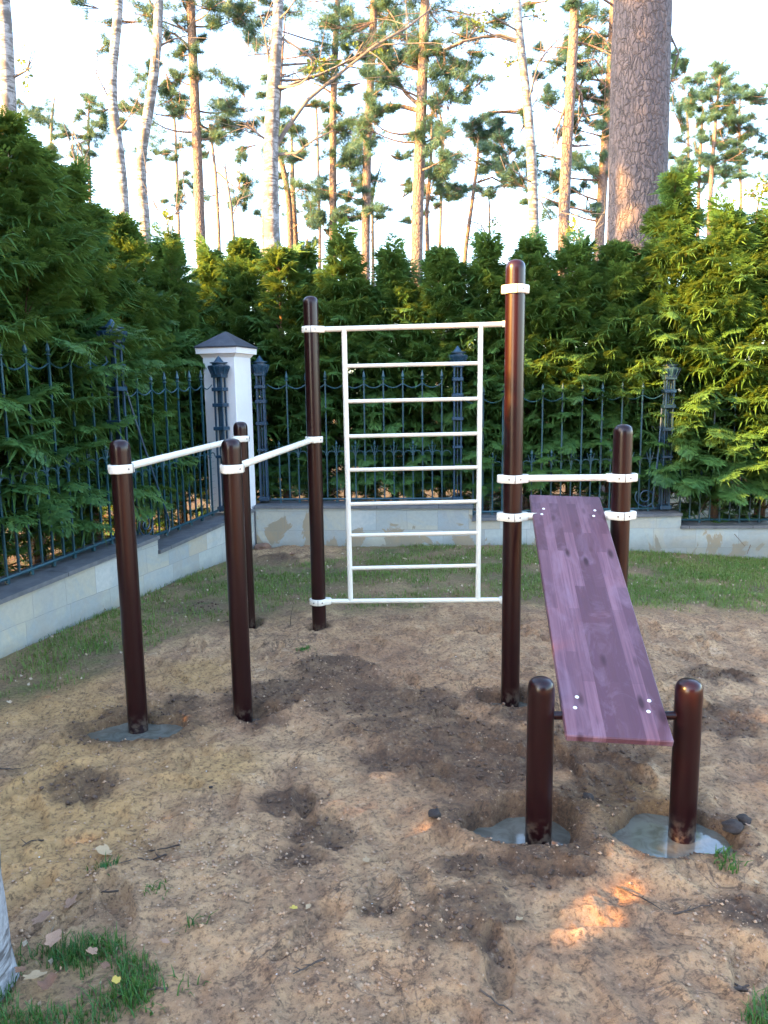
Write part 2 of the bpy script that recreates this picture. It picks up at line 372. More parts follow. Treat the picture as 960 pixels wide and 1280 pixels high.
# ------------------------------------------------------------------ ground
HOLES = [((-1.19, 3.42), .20, .125, .062), ((-.64, 3.56), .10, .07, .05), ((.62, 3.69), .13, .09, .055), ((.492, 2.60), .19, .15, .085), ((1.0, 2.51), .18, .145, .055), ((-.93, 5.05), .09, .07, .04), ((-.45, 4.93), .06, .05, .02)]
def lawn_edge(x): return np.interp(x, [-6, -2.3, -1.97, -1.75, -1.37, -1.0, -.5, .3, .95, 1.6, 2.6, 4, 8], [3.2, 3.4, 3.72, 3.95, 4.7, 5.15, 5.35, 5.45, 5.5, 5.3, 5.05, 4.7, 4.2])
rr = random.Random(3)
PRINTS = [(rr.uniform(-1.9, 2.2), rr.uniform(1.5, 5.0), rr.uniform(0, 3.14), rr.uniform(.10, .16), rr.uniform(.010, .026)) for _ in range(150)]
DAMP = [(400, 1035, .13, .03), (375, 1065, .08, .02), (600, 1155, .22, -.02), (340, 868, .30, -.02), (425, 845, .28, -.035), (500, 880, .3, .0), (560, 930, .35, .0), (800, 905, .22, .0), (740, 1000, .22, .0), (560, 1025, .10, -.02), (480, 1135, .08, .015),
        (900, 845, .18, .0), (650, 890, .2, -.01), (500, 915, .3, -.01), (940, 1145, .14, -.01), (230, 880, .12, 0), (330, 905, .12, 0), (780, 950, .25, 0), (100, 990, .14, .01), (360, 1000, .12, 0), (905, 1050, .12, -.01), (350, 700, .3, -.03), (420, 720, .4, -.01), (585, 1075, .12, 0), (720, 1060, .15, 0), (640, 940, .25, 0), (250, 760, .2, 0)]
DAMP += [(455, 870, .35, .0), (520, 945, .3, .0), (610, 960, .3, 0), (700, 940, .3, 0), (680, 1080, .2, .0), (900, 900, .25, 0)]
DAMPW = [(gnd(x, y)[0], gnd(x, y)[1], r, d) for x, y, r, d in DAMP]
OCH = [(gnd(x, y)[0], gnd(x, y)[1], r) for x, y, r in ((60, 880, .5), (140, 930, .45), (250, 840, .35), (90, 1050, .4), (30, 1010, .3), (230, 960, .3), (780, 1000, .25), (270, 960, .25))]
def ground(x, y):
    x = np.asarray(x, float); y = np.asarray(y, float)
    near = sstep(14, 7, np.hypot(x-.5, y-3.5))
    h = -.14*sstep(1.2, 4.0, x)*sstep(4.5, 7.3, y)
    le = lawn_edge(x)+.28*fbm(x, y, .6, 4, 41)
    turf = sstep(-.30, .30, y-le)
    fg = sstep(1.15, .75, np.hypot((x+.98)/.40, (y-1.72)/.34)+.45*fbm(x, y, .2, 3, 43))
    fg = np.maximum(fg, sstep(1.1, .7, np.hypot((x-.97)/.12, (y-1.66)/.1)+.3*fbm(x, y, .1, 3, 44)))
    turf = np.maximum(turf, fg)
    bare = sstep(1.3, .7, np.hypot((x+.95)/.55, (y-7.35)/.45)+.35*fbm(x, y, .4, 3, 45))
    turf = turf*(1-.9*bare)
    dirt = 1-turf
    damp = np.zeros_like(x); och = np.zeros_like(x)
    n1 = fbm(x, y, .28, 4, 3); n2 = fbm(x, y, .09, 4, 4)
    for (cx, cy, r, d) in DAMPW:
        q = np.hypot(x-cx, (y-cy)*1.15)/r+.5*n1+.3*n2
        k = sstep(1.15, .55, q); damp = np.maximum(damp, k*.9); h = h-d*k
    for (cx, cy, r) in OCH:
        och = np.maximum(och, sstep(1.2, .3, np.hypot(x-cx, y-cy)/r+.5*n1))
    h = h+near*(.022*fbm(x, y, 1.3, 3, 1)+dirt*(.030*fbm(x, y, .42, 4, 2)))
    rid = 1-np.abs(fbm(x, y, .22, 4, 9))*2.2
    h = h+near*dirt*(.016*np.clip(rid, -1, 1)+.014*n2)
    r2 = 1-np.abs(fbm(x, y, .085, 3, 19))*2.4; h = h+near*dirt*.0075*np.clip(r2, -1, 1)
    # fine clods, coarse where the soil is freshly dug
    cl = fbm(x, y, .034, 3, 12, .6)
    h = h+near*dirt*(.0065+.012*damp)*cl+near*turf*.006*cl
    for (cx, cy, th, L, d) in PRINTS:
        c, s = math.cos(th), math.sin(th); m_ = (np.abs(x-cx) < .25) & (np.abs(y-cy) < .25)
        if not m_.any(): continue
        dx = x[m_]-cx; dy = y[m_]-cy; a = (dx*c+dy*s)/L; b = (-dx*s+dy*c)/(.042*(1+.25*np.tanh(a*2)))
        q = np.hypot(a, b)+.28*n2[m_]
        h[m_] += (-d*sstep(1.05, .8, q)+.4*d*sstep(.9, 1.1, q)*sstep(1.6, 1.15, q))*dirt[m_]
    for (c, rx, ry, dep) in HOLES:
        ang = np.arctan2(y-c[1], x-c[0]); wob = 1+.08*np.sin(3*ang+c[0]*9)+.06*np.sin(5*ang+c[1]*7)+.14*n2
        q = np.hypot((x-c[0])/(rx*.98), (y-c[1])/(ry*1.0))/wob
        inside = sstep(1.22, .98, q)
        h = h*(1-sstep(1.8, 1.1, q))+(-dep-.03)*inside+.014*sstep(.98, 1.25, q)*sstep(2.1, 1.3, q)*(1+1.2*n2)
        damp = np.maximum(damp, sstep(1.9, 1.15, q+.5*n1)*.85)
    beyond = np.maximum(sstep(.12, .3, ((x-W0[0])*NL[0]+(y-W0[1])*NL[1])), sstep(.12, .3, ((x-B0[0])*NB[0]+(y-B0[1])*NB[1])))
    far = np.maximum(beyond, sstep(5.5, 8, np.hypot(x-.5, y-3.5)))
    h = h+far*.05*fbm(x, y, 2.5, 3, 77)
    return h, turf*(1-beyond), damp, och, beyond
def axis(lo, hi, step, a, b):
    core = np.arange(a, b, step); out = []; p = b; s = step
    while p < hi: out.append(p); s *= 1.28; p += s
    neg = []; p = a-step; s = step
    while p > lo: neg.append(p); s *= 1.28; p -= s
    return np.concatenate([neg[::-1], core, out, ])
xs = axis(-90, 90, .0135, -2.35, 3.4)
yc = [1.35]
while yc[-1] < 7.9: yc.append(yc[-1]+max(.0085, .0052*yc[-1]*(.8+yc[-1]/9)))
p, s_ = yc[0], .012; yn = []
while p > -60: s_ *= 1.28; p -= s_; yn.append(p)
p, s_ = yc[-1], .06; yp = []
while p < 140: s_ *= 1.25; p += s_; yp.append(p)
ys = np.array(yn[::-1]+yc+yp)
GX, GY = np.meshgrid(xs, ys)
h, t_, d_, o_, f_ = ground(GX.ravel(), GY.ravel())
nx, ny = len(xs), len(ys)
I = np.arange(nx*ny).reshape(ny, nx)
Q = np.stack([I[:-1, :-1], I[:-1, 1:], I[1:, 1:], I[1:, :-1]], -1).reshape(-1, 4)
g = np_obj('ground', np.stack([GX.ravel(), GY.ravel(), h], 1), Q, M['ground'], None, True, {'turf': np.where(GY.ravel() < 2.7, t_*.3, t_*np.clip(.75+.6*fbm(GX.ravel(), GY.ravel(), .35, 4, 91), 0, 1)), 'damp': d_, 'ochre': o_, 'forest': f_})
tag(g, 'trampled sandy ground with freshly dug damp soil', kind='structure')
def gz(x, y): return float(ground(np.array([x]), np.array([y]))[0][0])

# puddles of cement slurry in the post holes
PUDL = ['round grey slurry puddle at the foot of the leftmost dip bar post', None, 'small slurry puddle behind the two short posts', 'dull grey slurry puddle round the left short post', 'bright sky reflecting slurry puddle round the right short post']
for i, lev in ((0, -.032), (1, -.05), (2, -.045), (3, -.085), (4, -.034)):
    c, rx, ry, dep = HOLES[i]; mb = MB(); n_ = 56
    vs = [(c[0], c[1], lev)]; 
    for k in range(n_):
        th = 2*math.pi*k/n_; w = 1.5+.05*math.sin(3*th+i); vs.append((c[0]+rx*w*math.cos(th), c[1]+ry*w*math.sin(th), lev))
    mb.add(vs, [(0, 1+k, 1+(k+1) % n_) for k in range(n_)])
    o = mb.build('puddle', M['slurry']); tag(o, PUDL[i] or 'small dark slurry puddle at the foot of the front ladder side dip bar post', kind='structure')

# ------------------------------------------------------------------ workout equipment
def post(xy, top, parent, base=-.35):
    mb = MB(); r = .0465
    prof = [(r, base)]+[(r, z) for z in np.linspace(base+.3, top-.052, 7)]
    prof += [(r*.995, top-.040), (r*.97, top-.030), (r*.90, top-.019), (r*.76, top-.010), (r*.55, top-.004), (r*.28, top-.0008), (r*.04, top)]
    mb.lathe((xy[0], xy[1], 0), prof, 40); return mb.build('post', M['post'], parent, 50)
def clamp(xy, z, d, parent, ext=(.078, .078)):
    """two-piece plastic collar round a post with ears along direction d"""
    a = math.atan2(d[1], d[0]); R0 = .0575; pts = []
    w = .024
    ph = math.asin(w/R0)
    def ear(base, L):
        q = []
        for sgn in (-1, 1):
            pass
        for t in np.linspace(-1, 1, 7):
            th = t*math.pi/2; q.append((L-w*.55+w*.55*math.cos(th), w*math.sin(th)))
        return [(x*math.cos(base)-y*math.sin(base), x*math.sin(base)+y*math.cos(base)) for x, y in q]
    def arc(a0, a1): return [(R0*math.cos(t), R0*math.sin(t)) for t in np.linspace(a0, a1, 12)]
    poly = ear(0, ext[0])+arc(ph+.12, math.pi-ph-.12)+ear(math.pi, ext[1])+arc(math.pi+ph+.12, 2*math.pi-ph-.12)
    mb = MB(); e = .0035; hh = .039
    ca, sa = math.cos(a), math.sin(a)
    def ring(sc, zz): return [(xy[0]+(x*ca-y*sa)*sc, xy[1]+(x*sa+y*ca)*sc, z+zz) for x, y in poly]
    n = len(poly); vs = ring(.95, -hh/2)+ring(1, -hh/2+e)+ring(1, hh/2-e)+ring(.95, hh/2)
    fs = [tuple(reversed(range(n))), tuple(range(3*n, 4*n))]
    for l in range(3): fs += [(l*n+k, l*n+(k+1) % n, (l+1)*n+(k+1) % n, (l+1)*n+k) for k in range(n)]
    mb.add(vs, fs); o = mb.build('clamp', M['white'], parent, 40)
    for sg in (1, -1):
        cx, cy = -sg*sa, sg*ca
        s = MB(); s.box((xy[0]+cx*R0, xy[1]+cy*R0, z), (.0025, .004, hh*.94), a); s.build('seam', M['recess'], o)
        for k in (-1, 1):
            t = math.atan2(cy, cx)+k*.5; s = MB()
            s.tube([(xy[0]+math.cos(t)*(R0-.004), xy[1]+math.sin(t)*(R0-.004), z), (xy[0]+math.cos(t)*(R0+.0012), xy[1]+math.sin(t)*(R0+.0012), z)], .0048, 10); s.build('bolt', M['bolt'], o)
    return o
def bar(name, p, q, r, m_, parent, n=20):
    mb = MB(); mb.tube([p, q], r, n); return mb.build(name, m_, parent)
def v2(a, b): d = np.array(b)-np.array(a); return d/np.linalg.norm(d)

# 1: the single dip bar on its own two posts
dip = empty('dip_bar_frame', (0, 0, 0)); tag(dip, 'two dark brown posts joined by one white rail, leftmost of the workout equipment', 'dip bar')
post(PA, 1.353, dip); post(PC, 1.369, dip); d = v2(PA, PC)
clamp(PA, 1.222, d, dip); clamp(PC, 1.258, d, dip)
bar('rail', (PA[0]+d[0]*.05, PA[1]+d[1]*.05, 1.224), (PC[0]-d[0]*.05, PC[1]-d[1]*.05, 1.258), .0175, M['white'], dip)
# 2: ladder, pull-up bars and the sloping bench, one welded and clamped station
st = empty('workout_station', (0, 0, 0)); tag(st, 'brown post workout station with white wall bars, pull-up bars and sloping violet bench board', 'outdoor gym')
for xy, t in ((PB, 1.346), (PD, 2.141), (PE, 2.15), (PF, 2.152), (PG, 1.379), (PH, .568), (PI, .556)): post(xy, t, st)
d = v2(PB, PD); clamp(PB, 1.206, d, st); clamp(PD, 1.255, d, st)
bar('rail', (PB[0]+d[0]*.05, PB[1]+d[1]*.05, 1.208), (PD[0]-d[0]*.05, PD[1]-d[1]*.05, 1.255), .0175, M['white'], st)
d = v2(PD, PE)
clamp(PD, 1.938, d, st, (.085, .06)); clamp(PD, .192, d, st, (.085, .06)); clamp(PE, 1.955, d, st, (.06, .08)); clamp(PE, .185, d, st, (.06, .08))
bar('ladder_beam', (PD[0]+.05, PD[1], 1.938), (PE[0]-.05, PE[1], 1.955), .0165, M['white'], st)
bar('ladder_beam', (PD[0]+.05, PD[1], .190), (PE[0]-.05, PE[1], .185), .0155, M['white'], st)
LX0, LX1 = -.228, .614
bar('ladder_upright', (-.234, 4.914, 1.94), (LX0, 4.914, .19), .0165, M['white'], st)
bar('ladder_upright', (.618, 4.914, 1.952), (.611, 4.914, .186), .0165, M['white'], st)
for z in (1.712, 1.492, 1.272, 1.057, .836, .630, .412):
    bar('rung', (LX0-.002, 4.914, z-.001), (LX1, 4.914, z+.006), .0125, M['white'], st, 14)
d = v2(PF, PE); clamp(PF, 2.016, (1, 0), st, (.066, .066)); clamp(PE, 2.024, d, st)
bar('pull_up_bar', (PF[0]+d[0]*.04, PF[1]+d[1]*.04, 2.016), (PE[0]-d[0]*.04, PE[1]-d[1]*.04, 2.024), .0165, M['white'], st)
d = v2(PF, PG)
for z in (1.122, .935):
    clamp(PF, z, d, st); clamp(PG, z-.003, d, st)
    bar('crossbar', (PF[0]+.05, PF[1], z), (PG[0]-.05, PG[1], z-.003), .0165, M['white'], st)
bar('brown_crossbar', (PH[0]+.03, PH[1], .428), (PI[0]-.03, PI[1], .424), .015, M['post'], st)
# bench board
lo = Vector((.775, 2.408, .400)); hi = Vector((.922, 3.886, 1.014)); L = (hi-lo).length
yv = (hi-lo).normalized(); xv = Vector((1, 0, 0)); xv = (xv-yv*xv.dot(yv)).normalized(); zv = xv.cross(yv)
mb = MB(); mb.box((0, L/2, -.014), (.352, L, .028), 0, .004)
bo = mb.build('bench_board', M['board'], st)
bo.matrix_local = Matrix(((xv.x, yv.x, zv.x, lo.x), (xv.y, yv.y, zv.y, lo.y), (xv.z, yv.z, zv.z, lo.z), (0, 0, 0, 1)))
for yy in (.155, L-.165):
    for sx in (-1, 1):
        for dy in (-.026, .026):
            b_ = MB(); b_.lathe((sx*.125+dy*.25, yy+dy, -.001), [(.0072, 0), (.0072, .002), (.005, .0042), (.001, .005)], 12)
            b_.build('bolt_head', M['boltcap'], bo)

# ------------------------------------------------------------------ stone base walls
def wall(name, o2, u, segs, thick, label, stain=False):
    """segs: (s0,s1,z0,z1) along u; local X = along the wall; local -Y faces the yard"""
    root = empty(name, (o2[0], o2[1], 0), math.atan2(u[1], u[0])); tag(root, label, 'wall')
    body = MB(); cop = MB()
    poly = [(segs[0][0], -.5)]
    for s0, s1, z0, z1 in segs: poly += [(s0, z0-.03), (s1, z1-.03)]
    poly += [(segs[-1][1], -.5)]
    # de-duplicate identical neighbours
    body.prism(poly, (1, 0, 0), (0, 0, 1), (0, 1, 0), (0, 0, 0), thick)
    fo__ = body.build('stone_facing', M['stone'], root, 20); at_ = fo__.data.attributes.new('object_stain', 'FLOAT', 'POINT'); at_.data.foreach_set('value', [(1.0 if (stain and v.co.x < 2.35) else 0.0) for v in fo__.data.vertices])
    for s0, s1, z0, z1 in segs:
        c_ = MB(); pc = [(s0-.004, z0-.029), (s1+.004, z1-.029), (s1+.004, z1), (s0-.004, z0)]
        c_.prism(pc, (1, 0, 0), (0, 0, 1), (0, 1, 0), (0, -.022, 0), thick+.04)
        c_.build('coping', M['coping'], root, 20)
    return root
sL = lambda Y: (Y-W0[1])/U[1]
wall('stone_wall', W0, U, [(sL(-2), sL(4.3), .345, .36), (sL(4.3), sL(6.03), .36, .442), (sL(6.03), sL(7.66), .322, .40)], .34, 'low pale stone wall with slate coping along the left side')
sB = lambda X: (X-B0[0])/UB[0]
wall('stone_wall', B0, UB, [(sB(-1.30), sB(.885), .43, .412), (sB(.885), sB(2.95), .286, .322), (sB(2.95), sB(6.2), .195, .185)], .34, 'low stone wall with ochre stains along the back behind the wall bars', True)

# pillar
P0 = np.array([-1.402, 7.45]); nn = -NL; pc = P0-nn*.17+U*.17; rz = math.atan2(U[1], U[0])
pil = empty('pillar', (pc[0], pc[1], 0), rz); tag(pil, 'white rendered pillar with small dark hipped roof at the fence corner', 'pillar')
mb = MB(); mb.box((0, 0, .84), (.34, .34, 2.16), 0, .006); mb.build('shaft', M['plaster'], pil)
mb = MB(); mb.lathe((0, 0, 0), [(.24, 1.905), (.285, 1.92), (.325, 1.935), (.325, 1.985)], 4, math.pi/4-math.pi/4); 
mb.v = []; mb.f = []
def frus(mb, w0, z0, w1, z1):
    a, b = w0/2, w1/2; mb.add([(-a, -a, z0), (a, -a, z0), (a, a, z0), (-a, a, z0), (-b, -b, z1), (b, -b, z1), (b, b, z1), (-b, b, z1)], [(3, 2, 1, 0), (4, 5, 6, 7), (0, 1, 5, 4), (1, 2, 6, 5), (2, 3, 7, 6), (3, 0, 4, 7)])
frus(mb, .341, 1.895, .39, 1.93); frus(mb, .43, 1.9305, .436, 1.985); mb.build('cornice', M['plaster'], pil, 20)
mb = MB(); frus(mb, .455, 1.9855, .455, 1.998); frus(mb, .454, 1.9985, .02, 2.145); mb.build('roof', M['roof'], pil, 20)

# ------------------------------------------------------------------ iron fences
def column(root, s, z0, z1, w=.12, yoff=0):
    mb = MB(); h_ = w/2-.012
    for sx in (-1, 1):
        for sy in (-1, 1): mb.box((s+sx*h_*.72, yoff+sy*h_*.72, (z0+z1-.12)/2), (.017, .017, z1-.12-z0), 0, .002)
    mb.box((s, yoff, (z0+z1-.14)/2), (.012, .012, z1-.14-z0))
    H_ = z1-z0
    for f in (.02, .70, .55, .80, .885):
        mb.box((s, yoff, z0+H_*f-.012*(f > .5)), (w*.93, w*.93, .034 if f > .1 else .04), 0, .004)
    mb.box((s, yoff, z0+H_*.36), (w*.85, w*.85, .024), 0, .003)
    # capital flaring outwards under a spire
    q = w/2*1.28
    zc = z1-.17
    mb.lathe((s, yoff, zc), [(q*.92, 0), (q*.95, .03), (q*1.12, .05), (q*1.28, .075), (q*1.28, .083), (q*.8, .088), (q*.8, .10), (q*1.05, .105), (q*1.05, .113), (q*.6, .118), (q*.42, .135), (q*.2, .16), (q*.03, .175)], 12)
    for k in range(12):
        t = 2*math.pi*k/12; mb.tube([(s+math.cos(t)*q*.9, yoff+math.sin(t)*q*.9, zc), (s+math.cos(t)*q*1.26, yoff+math.sin(t)*q*1.26, zc+.075)], [.006, .008], 5)
    return mb.build('ornate_post', M['ironpost'], root)
def finial(mb, x, z, r=.007, h_=.085):
    mb.lathe((x, 0, z), [(r, 0), (r*2.1, .006), (r*2.1, .012), (r*.9, .018), (r*1.9, .036), (r*1.5, .05), (r*.6, h_*.85), (r*.1, h_)], 8)
def panel(root, s0, s1, b0, b1, hs, ht, pitch):
    """bottom rail from b0 to b1 high; short pickets hs, tall ones ht (both above rail)"""
    mb = MB(); zb = lambda x: b0+(b1-b0)*(x-s0)/(s1-s0)
    mb.tube([(s0, 0, b0), (s1, 0, b1)], .011, 6); mb.tube([(s0, 0, b0+.0), (s1, 0, b1)], .011, 4)
    n = max(2, round((s1-s0)/pitch)); st_ = (s1-s0)/n
    zt = b0 if False else None
    for i in range(1, n):
        x = s0+i*st_; z = zb(x); tall = i % 2 == 0
        top = z+(ht if tall else hs)
        mb.box((x, 0, (z+top)/2), (.0135, .0135, top-z))
        if i % 2: mb.box((x, 0, z-.022), (.022, .022, .03))
        finial(mb, x, top, .007 if not tall else .009, .075 if not tall else .10)
        zr = z+hs-.075
        mb.box((x, 0, zr), (.03, .018, .010)); mb.box((x, 0, zr+.018), (.02, .016, .006))
        if not tall:       # two curled leaves beside the short spear
            for sg in (-1, 1):
                mb.tube([(x, 0, zr+.012), (x+sg*.018, 0, zr+.035), (x+sg*.03, 0, zr+.075), (x+sg*.036, 0, zr+.10)], [.005, .005, .004, .003], 5)
    for i in range(0, n):  # arches between neighbouring pickets
        xa, xb = s0+i*st_, s0+(i+1)*st_; cx = (xa+xb)/2; r = st_/2-.006; z = zb(cx)+hs-.075
        mb.tube([(cx+r*math.cos(t), 0, z+r*.9*math.sin(t)) for t in np.linspace(0, math.pi, 9)], .0052, 5)
    for i in range(0, n-1, 2):  # swags between tall pickets
        xa, xb = s0+i*st_, s0+min(i+2, n)*st_; z = zb(xa)+ht-.035
        mb.tube([(xa+(xb-xa)*t, 0, z-.042*math.sin(math.pi*t)) for t in np.linspace(0, 1, 9)], .0055, 5)
    # thin mesh wires of the light netting behind the pickets
    for k in range(9):
        z = .04+k*.062; mb.tube([(s0, .013, b0+z), (s1, .013, b1+z)], .0011, 3, False)
    return mb.build('picket_panel', M['iron'], root, 30)
def brace(root, s, z0, z1, sg=1, reach=.42):
    mb = MB()
    pts = [(s+sg*.07, -.02, z1)]+[(s+sg*(.07+(reach-.07)*t**1.25), -.02-.06*math.sin(math.pi*t*.5), z1-(z1-z0-.1)*t) for t in np.linspace(.12, 1, 14)]
    ex, ez = pts[-1][0], pts[-1][2]; pts += [(ex, -.08, ez-.05), (ex-sg*.02, -.08, ez-.09)]
    mb.tube(pts, .009, 6)
    cx, cz = s+sg*.2, z0+.125; sp = [(cx+math.cos(t)*(.105-.0078*t)*sg, -.05, cz-math.sin(t)*(.105-.0078*t)) for t in np.linspace(-.6, 3.4*math.pi, 46)]
    mb.tube(sp, .0068, 6); return mb.build('scroll_brace', M['ironpost'], root)
fo = W0+NL*.17
fl = empty('iron_fence', (fo[0], fo[1], 0), math.atan2(U[1], U[0])); tag(fl, 'ornate blue-green iron fence on the left wall, thuja sprays poking through', 'fence')
c1 = sL(5.86); c0 = c1-2.05
column(fl, c1, .44, 2.11, .135); column(fl, c0, .36, 2.03, .135)
column(fl, sL(7.36), .42, 1.90, .125, -.03)
panel(fl, c0-2.0, c0-.07, .36, .37, .64, 1.38, .105); panel(fl, c0+.07, c1-.07, .385, .475, .66, 1.37, .105); panel(fl, c1+.07, sL(7.3)-.03, .375, .44, .60, 1.24, .098)
brace(fl, c1, .40, 1.70, 1, .50)
go = B0+NB*.17
fb = empty('iron_fence', (go[0], go[1], 0), math.atan2(UB[1], UB[0])); tag(fb, 'ornate blue-green iron fence on the back wall behind the white wall bars', 'fence')
k0, k1, k2 = sB(-1.235), sB(.745), sB(2.83)
column(fb, k0, .45, 1.92, .115); column(fb, k1, .43, 1.985, .12); column(fb, k2, .33, 1.83, .125)
panel(fb, k0+.07, k1-.06, .468, .462, .53, 1.20, .1); panel(fb, k1+.06, k2-.06, .318, .345, .55, 1.18, .1); panel(fb, k2+.06, k2+2.05, .225, .215, .55, 1.18, .1)
panel(fb, k2+2.05, k2+3.2, .225, .215, .55, 1.18, .1)
brace(fb, k2, .34, 1.35, -1, .14)

# ------------------------------------------------------------------ thuja hedge
# one spray: short rib with leaflets, flat in XY, +X forward
def spray_template(pairs=6):
    V = []; F = []
    def leaf(x, y, ang, L_, w):
        c, s = math.cos(ang), math.sin(ang); b = len(V)
        for u_, v_ in ((0, -.25), (.5, -.5), (1, 0), (.5, .5)):
            V.append((x+u_*L_*c-v_*w*s, y+u_*L_*s+v_*w*c, -.10*(u_*L_)**2*8)); 
        F.append((b, b+1, b+2, b+3))
    leaf(0, 0, 0, .95, .085)
    for i in range(pairs):
        x = .04+.80*i/pairs; l = .58*(1-.72*(i/pairs)**1.3)*(.72 if i == 0 else 1)
        for sg in (-1, 1):
            a = sg*R_(50-3*i); leaf(x+.04*(sg > 0), 0, a, l, .10)
            if i < 4: leaf(x+.04*(sg > 0)+l*.42*math.cos(a), l*.42*math.sin(a), a+sg*R_(26), l*.46, .09)
            if i < 3: leaf(x+.04*(sg > 0)+l*.38*math.cos(a), l*.38*math.sin(a), a-sg*R_(34), l*.42, .09)
    return np.array(V), np.array(F)
SPV, SPF = spray_template()
def thuja_crown(seed, H_=3.2, R0=.62, nb=330, top_pow=.75):
    r = np.random.default_rng(seed); P = []; X = []; Z = []; S = []
    limbs = MB()
    for i in range(nb):
        z0 = .12+(H_-.15)*(r.random()**.9); f = z0/H_
        Rz = R0*min(1, ((1-f)*2.3)**top_pow+.05)*min(1, .8+f*1.6)
        az = r.random()*2*math.pi; L_ = Rz*r.uniform(.72, 1.18); up0 = r.uniform(.15, .75)+f*.8; droop = r.uniform(.35, 1.0)*(1-f*.5)
        if f > .55 and r.random() < .13: up0 = r.uniform(1.0, 1.4); droop = .15; L_ = r.uniform(.25, .6)*(.6+.4*(1-f)/.45)
        nst = max(5, int(L_/.050)); dirh = np.array([math.cos(az), math.sin(az), 0]); side = np.array([-math.sin(az), math.cos(az), 0])
        pos = np.array([r.uniform(-.03, .03), r.uniform(-.03, .03), z0-L_*.25]); t0 = np.linspace(0, 1, nst)
        roll = r.normal(0, .22)
        prev = pos.copy(); pth = [pos.copy()]
        for k, t in enumerate(t0):
            el = up0-droop*t*1.5; dv = dirh*math.cos(el)+np.array([0, 0, math.sin(el)]); prev = prev+dv*(L_/nst)
            if k % 4 == 0: pth.append(prev.copy())
            if t < .30: continue
            nrm = np.cross(dv, side); nrm /= np.linalg.norm(nrm); sd = side*math.cos(roll)+nrm*math.sin(roll); nr = np.cross(dv, sd)
            base = .095+.07*math.sin(math.pi*min(1, (t-.25)/.75*.95+.1))
            for sg in ((-1, 1) if k < nst-1 else (-1, 0, 1)):
                a = R_(r.uniform(38, 62))*sg; fw = dv*math.cos(a)+sd*math.sin(a)+np.array([0, 0, -r.uniform(0, .4)])+r.normal(0, .12, 3)
                fw /= np.linalg.norm(fw); zz = nr if nr[2] > 0 else -nr; zz = zz+r.normal(0, .17, 3); zz -= fw*zz.dot(fw); zz /= np.linalg.norm(zz)
                if prev[2] < .60 and np.hypot(prev[0], prev[1]) > .30: continue
                P.append(prev.copy()); X.append(fw); Z.append(zz); S.append(base*r.uniform(.75, 1.3)*(1.15 if t > .6 else .9))
        if i % 3 == 0: limbs.tube(pth, list(np.linspace(.008, .002, len(pth))), 4, False)
    P, X, Z, S = map(np.array, (P, X, Z, S)); Y = np.cross(Z, X)
    V = P[:, None]+S[:, None, None]*(SPV[None, :, 0:1]*X[:, None]+SPV[None, :, 1:2]*Y[:, None]+SPV[None, :, 2:3]*Z[:, None])
    nV = len(SPV); F = (SPF[None]+(np.arange(len(P))*nV)[:, None, None]).reshape(-1, 4)
    me = np_mesh('crown', V.reshape(-1, 3), F, M['thuja'], False)
    limbs.tube([(0, 0, -.05), (.01, 0, H_*.4), (0, .01, H_*.97)], [.05, .035, .006], 8)
    tme = bpy.data.meshes.new('trunk'); tme.from_pydata(limbs.v, [], limbs.f); tme.materials.append(M['thujabark'])
    return me, tme
CR = [thuja_crown(100, 3.2, .74, 370), thuja_crown(101, 3.2, .70, 340, 1.0), thuja_crown(102, 3.2, .76, 380, .75), thuja_crown(103, 3.2, .72, 360, 1.2)]
SPARSE = thuja_crown(104, 3.2, .50, 190, .8)
def thuja(x, y, H_, w, k, rz, label, group=None, sparse=False, lean=(0, 0)):
    me, tme = (SPARSE if sparse else CR[k % 4])
    o = empty('thuja', (x, y, gz(x, y)), rz); o.rotation_euler = (lean[0], lean[1], rz); o.scale = (w, w, H_/3.2)
    tag(o, label, 'tree', group)
    link(bpy.data.objects.new('trunk', tme), o); link(bpy.data.objects.new('crown', me), o); return o
def lp(Y, off): p = W0+U*sL(Y)+NL*off; return p
order = ['first', 'second', 'third', 'fourth', 'fifth', 'sixth', 'seventh', 'eighth', 'ninth', 'tenth', 'eleventh', 'twelfth']
Lh = [(8.95, 3.1, .9), (8.1, 3.12, .95), (7.3, 3.15, .98), (6.4, 3.35, 1.08), (5.6, 3.42, 1.15), (4.8, 3.55, 1.2)]
for i, (Y, hh, w) in enumerate(Lh):
    p = lp(Y, .76 if Y < 6 else (.88 if Y < 7 else 1.08)); thuja(p[0], p[1], hh, w, i, 1.3*i, 'dark green thuja behind the left fence, %s from the white pillar' % order[i], 'thuja hedge behind the fences')
for i, (Y, hh, w) in enumerate([(4.0, 3.7, 1.2), (3.2, 3.9, 1.2), (2.4, 3.8, 1.2), (1.6, 3.8, 1.2), (.85, 3.8, 1.1), (-1.1, 3.8, 1.0), (-1.7, 3.8, 1.2)]):  # unseen hedge run; one plant added and a gap left to shape sunlight
    p = lp(Y, .90); thuja(p[0], p[1], hh, w, i+1, 2.1*i, 'tall thuja of the left hedge just outside the left edge of the photo', 'thujas outside the photo')
p = lp(.1, .95); thuja(p[0], p[1], 3.3, .62, 3, .4, 'unseen gappy thuja added in the left hedge gap to dapple the sun', 'thujas outside the photo', True)  # sparse plant added so sun falls dappled through the gap
p = lp(.0, .6); thuja(p[0], p[1], 1.8, 1.5, 1, .4, 'unseen low thuja added in the left hedge gap to block low sun', 'thujas outside the photo')  # short plant added to stop the sun under the gap
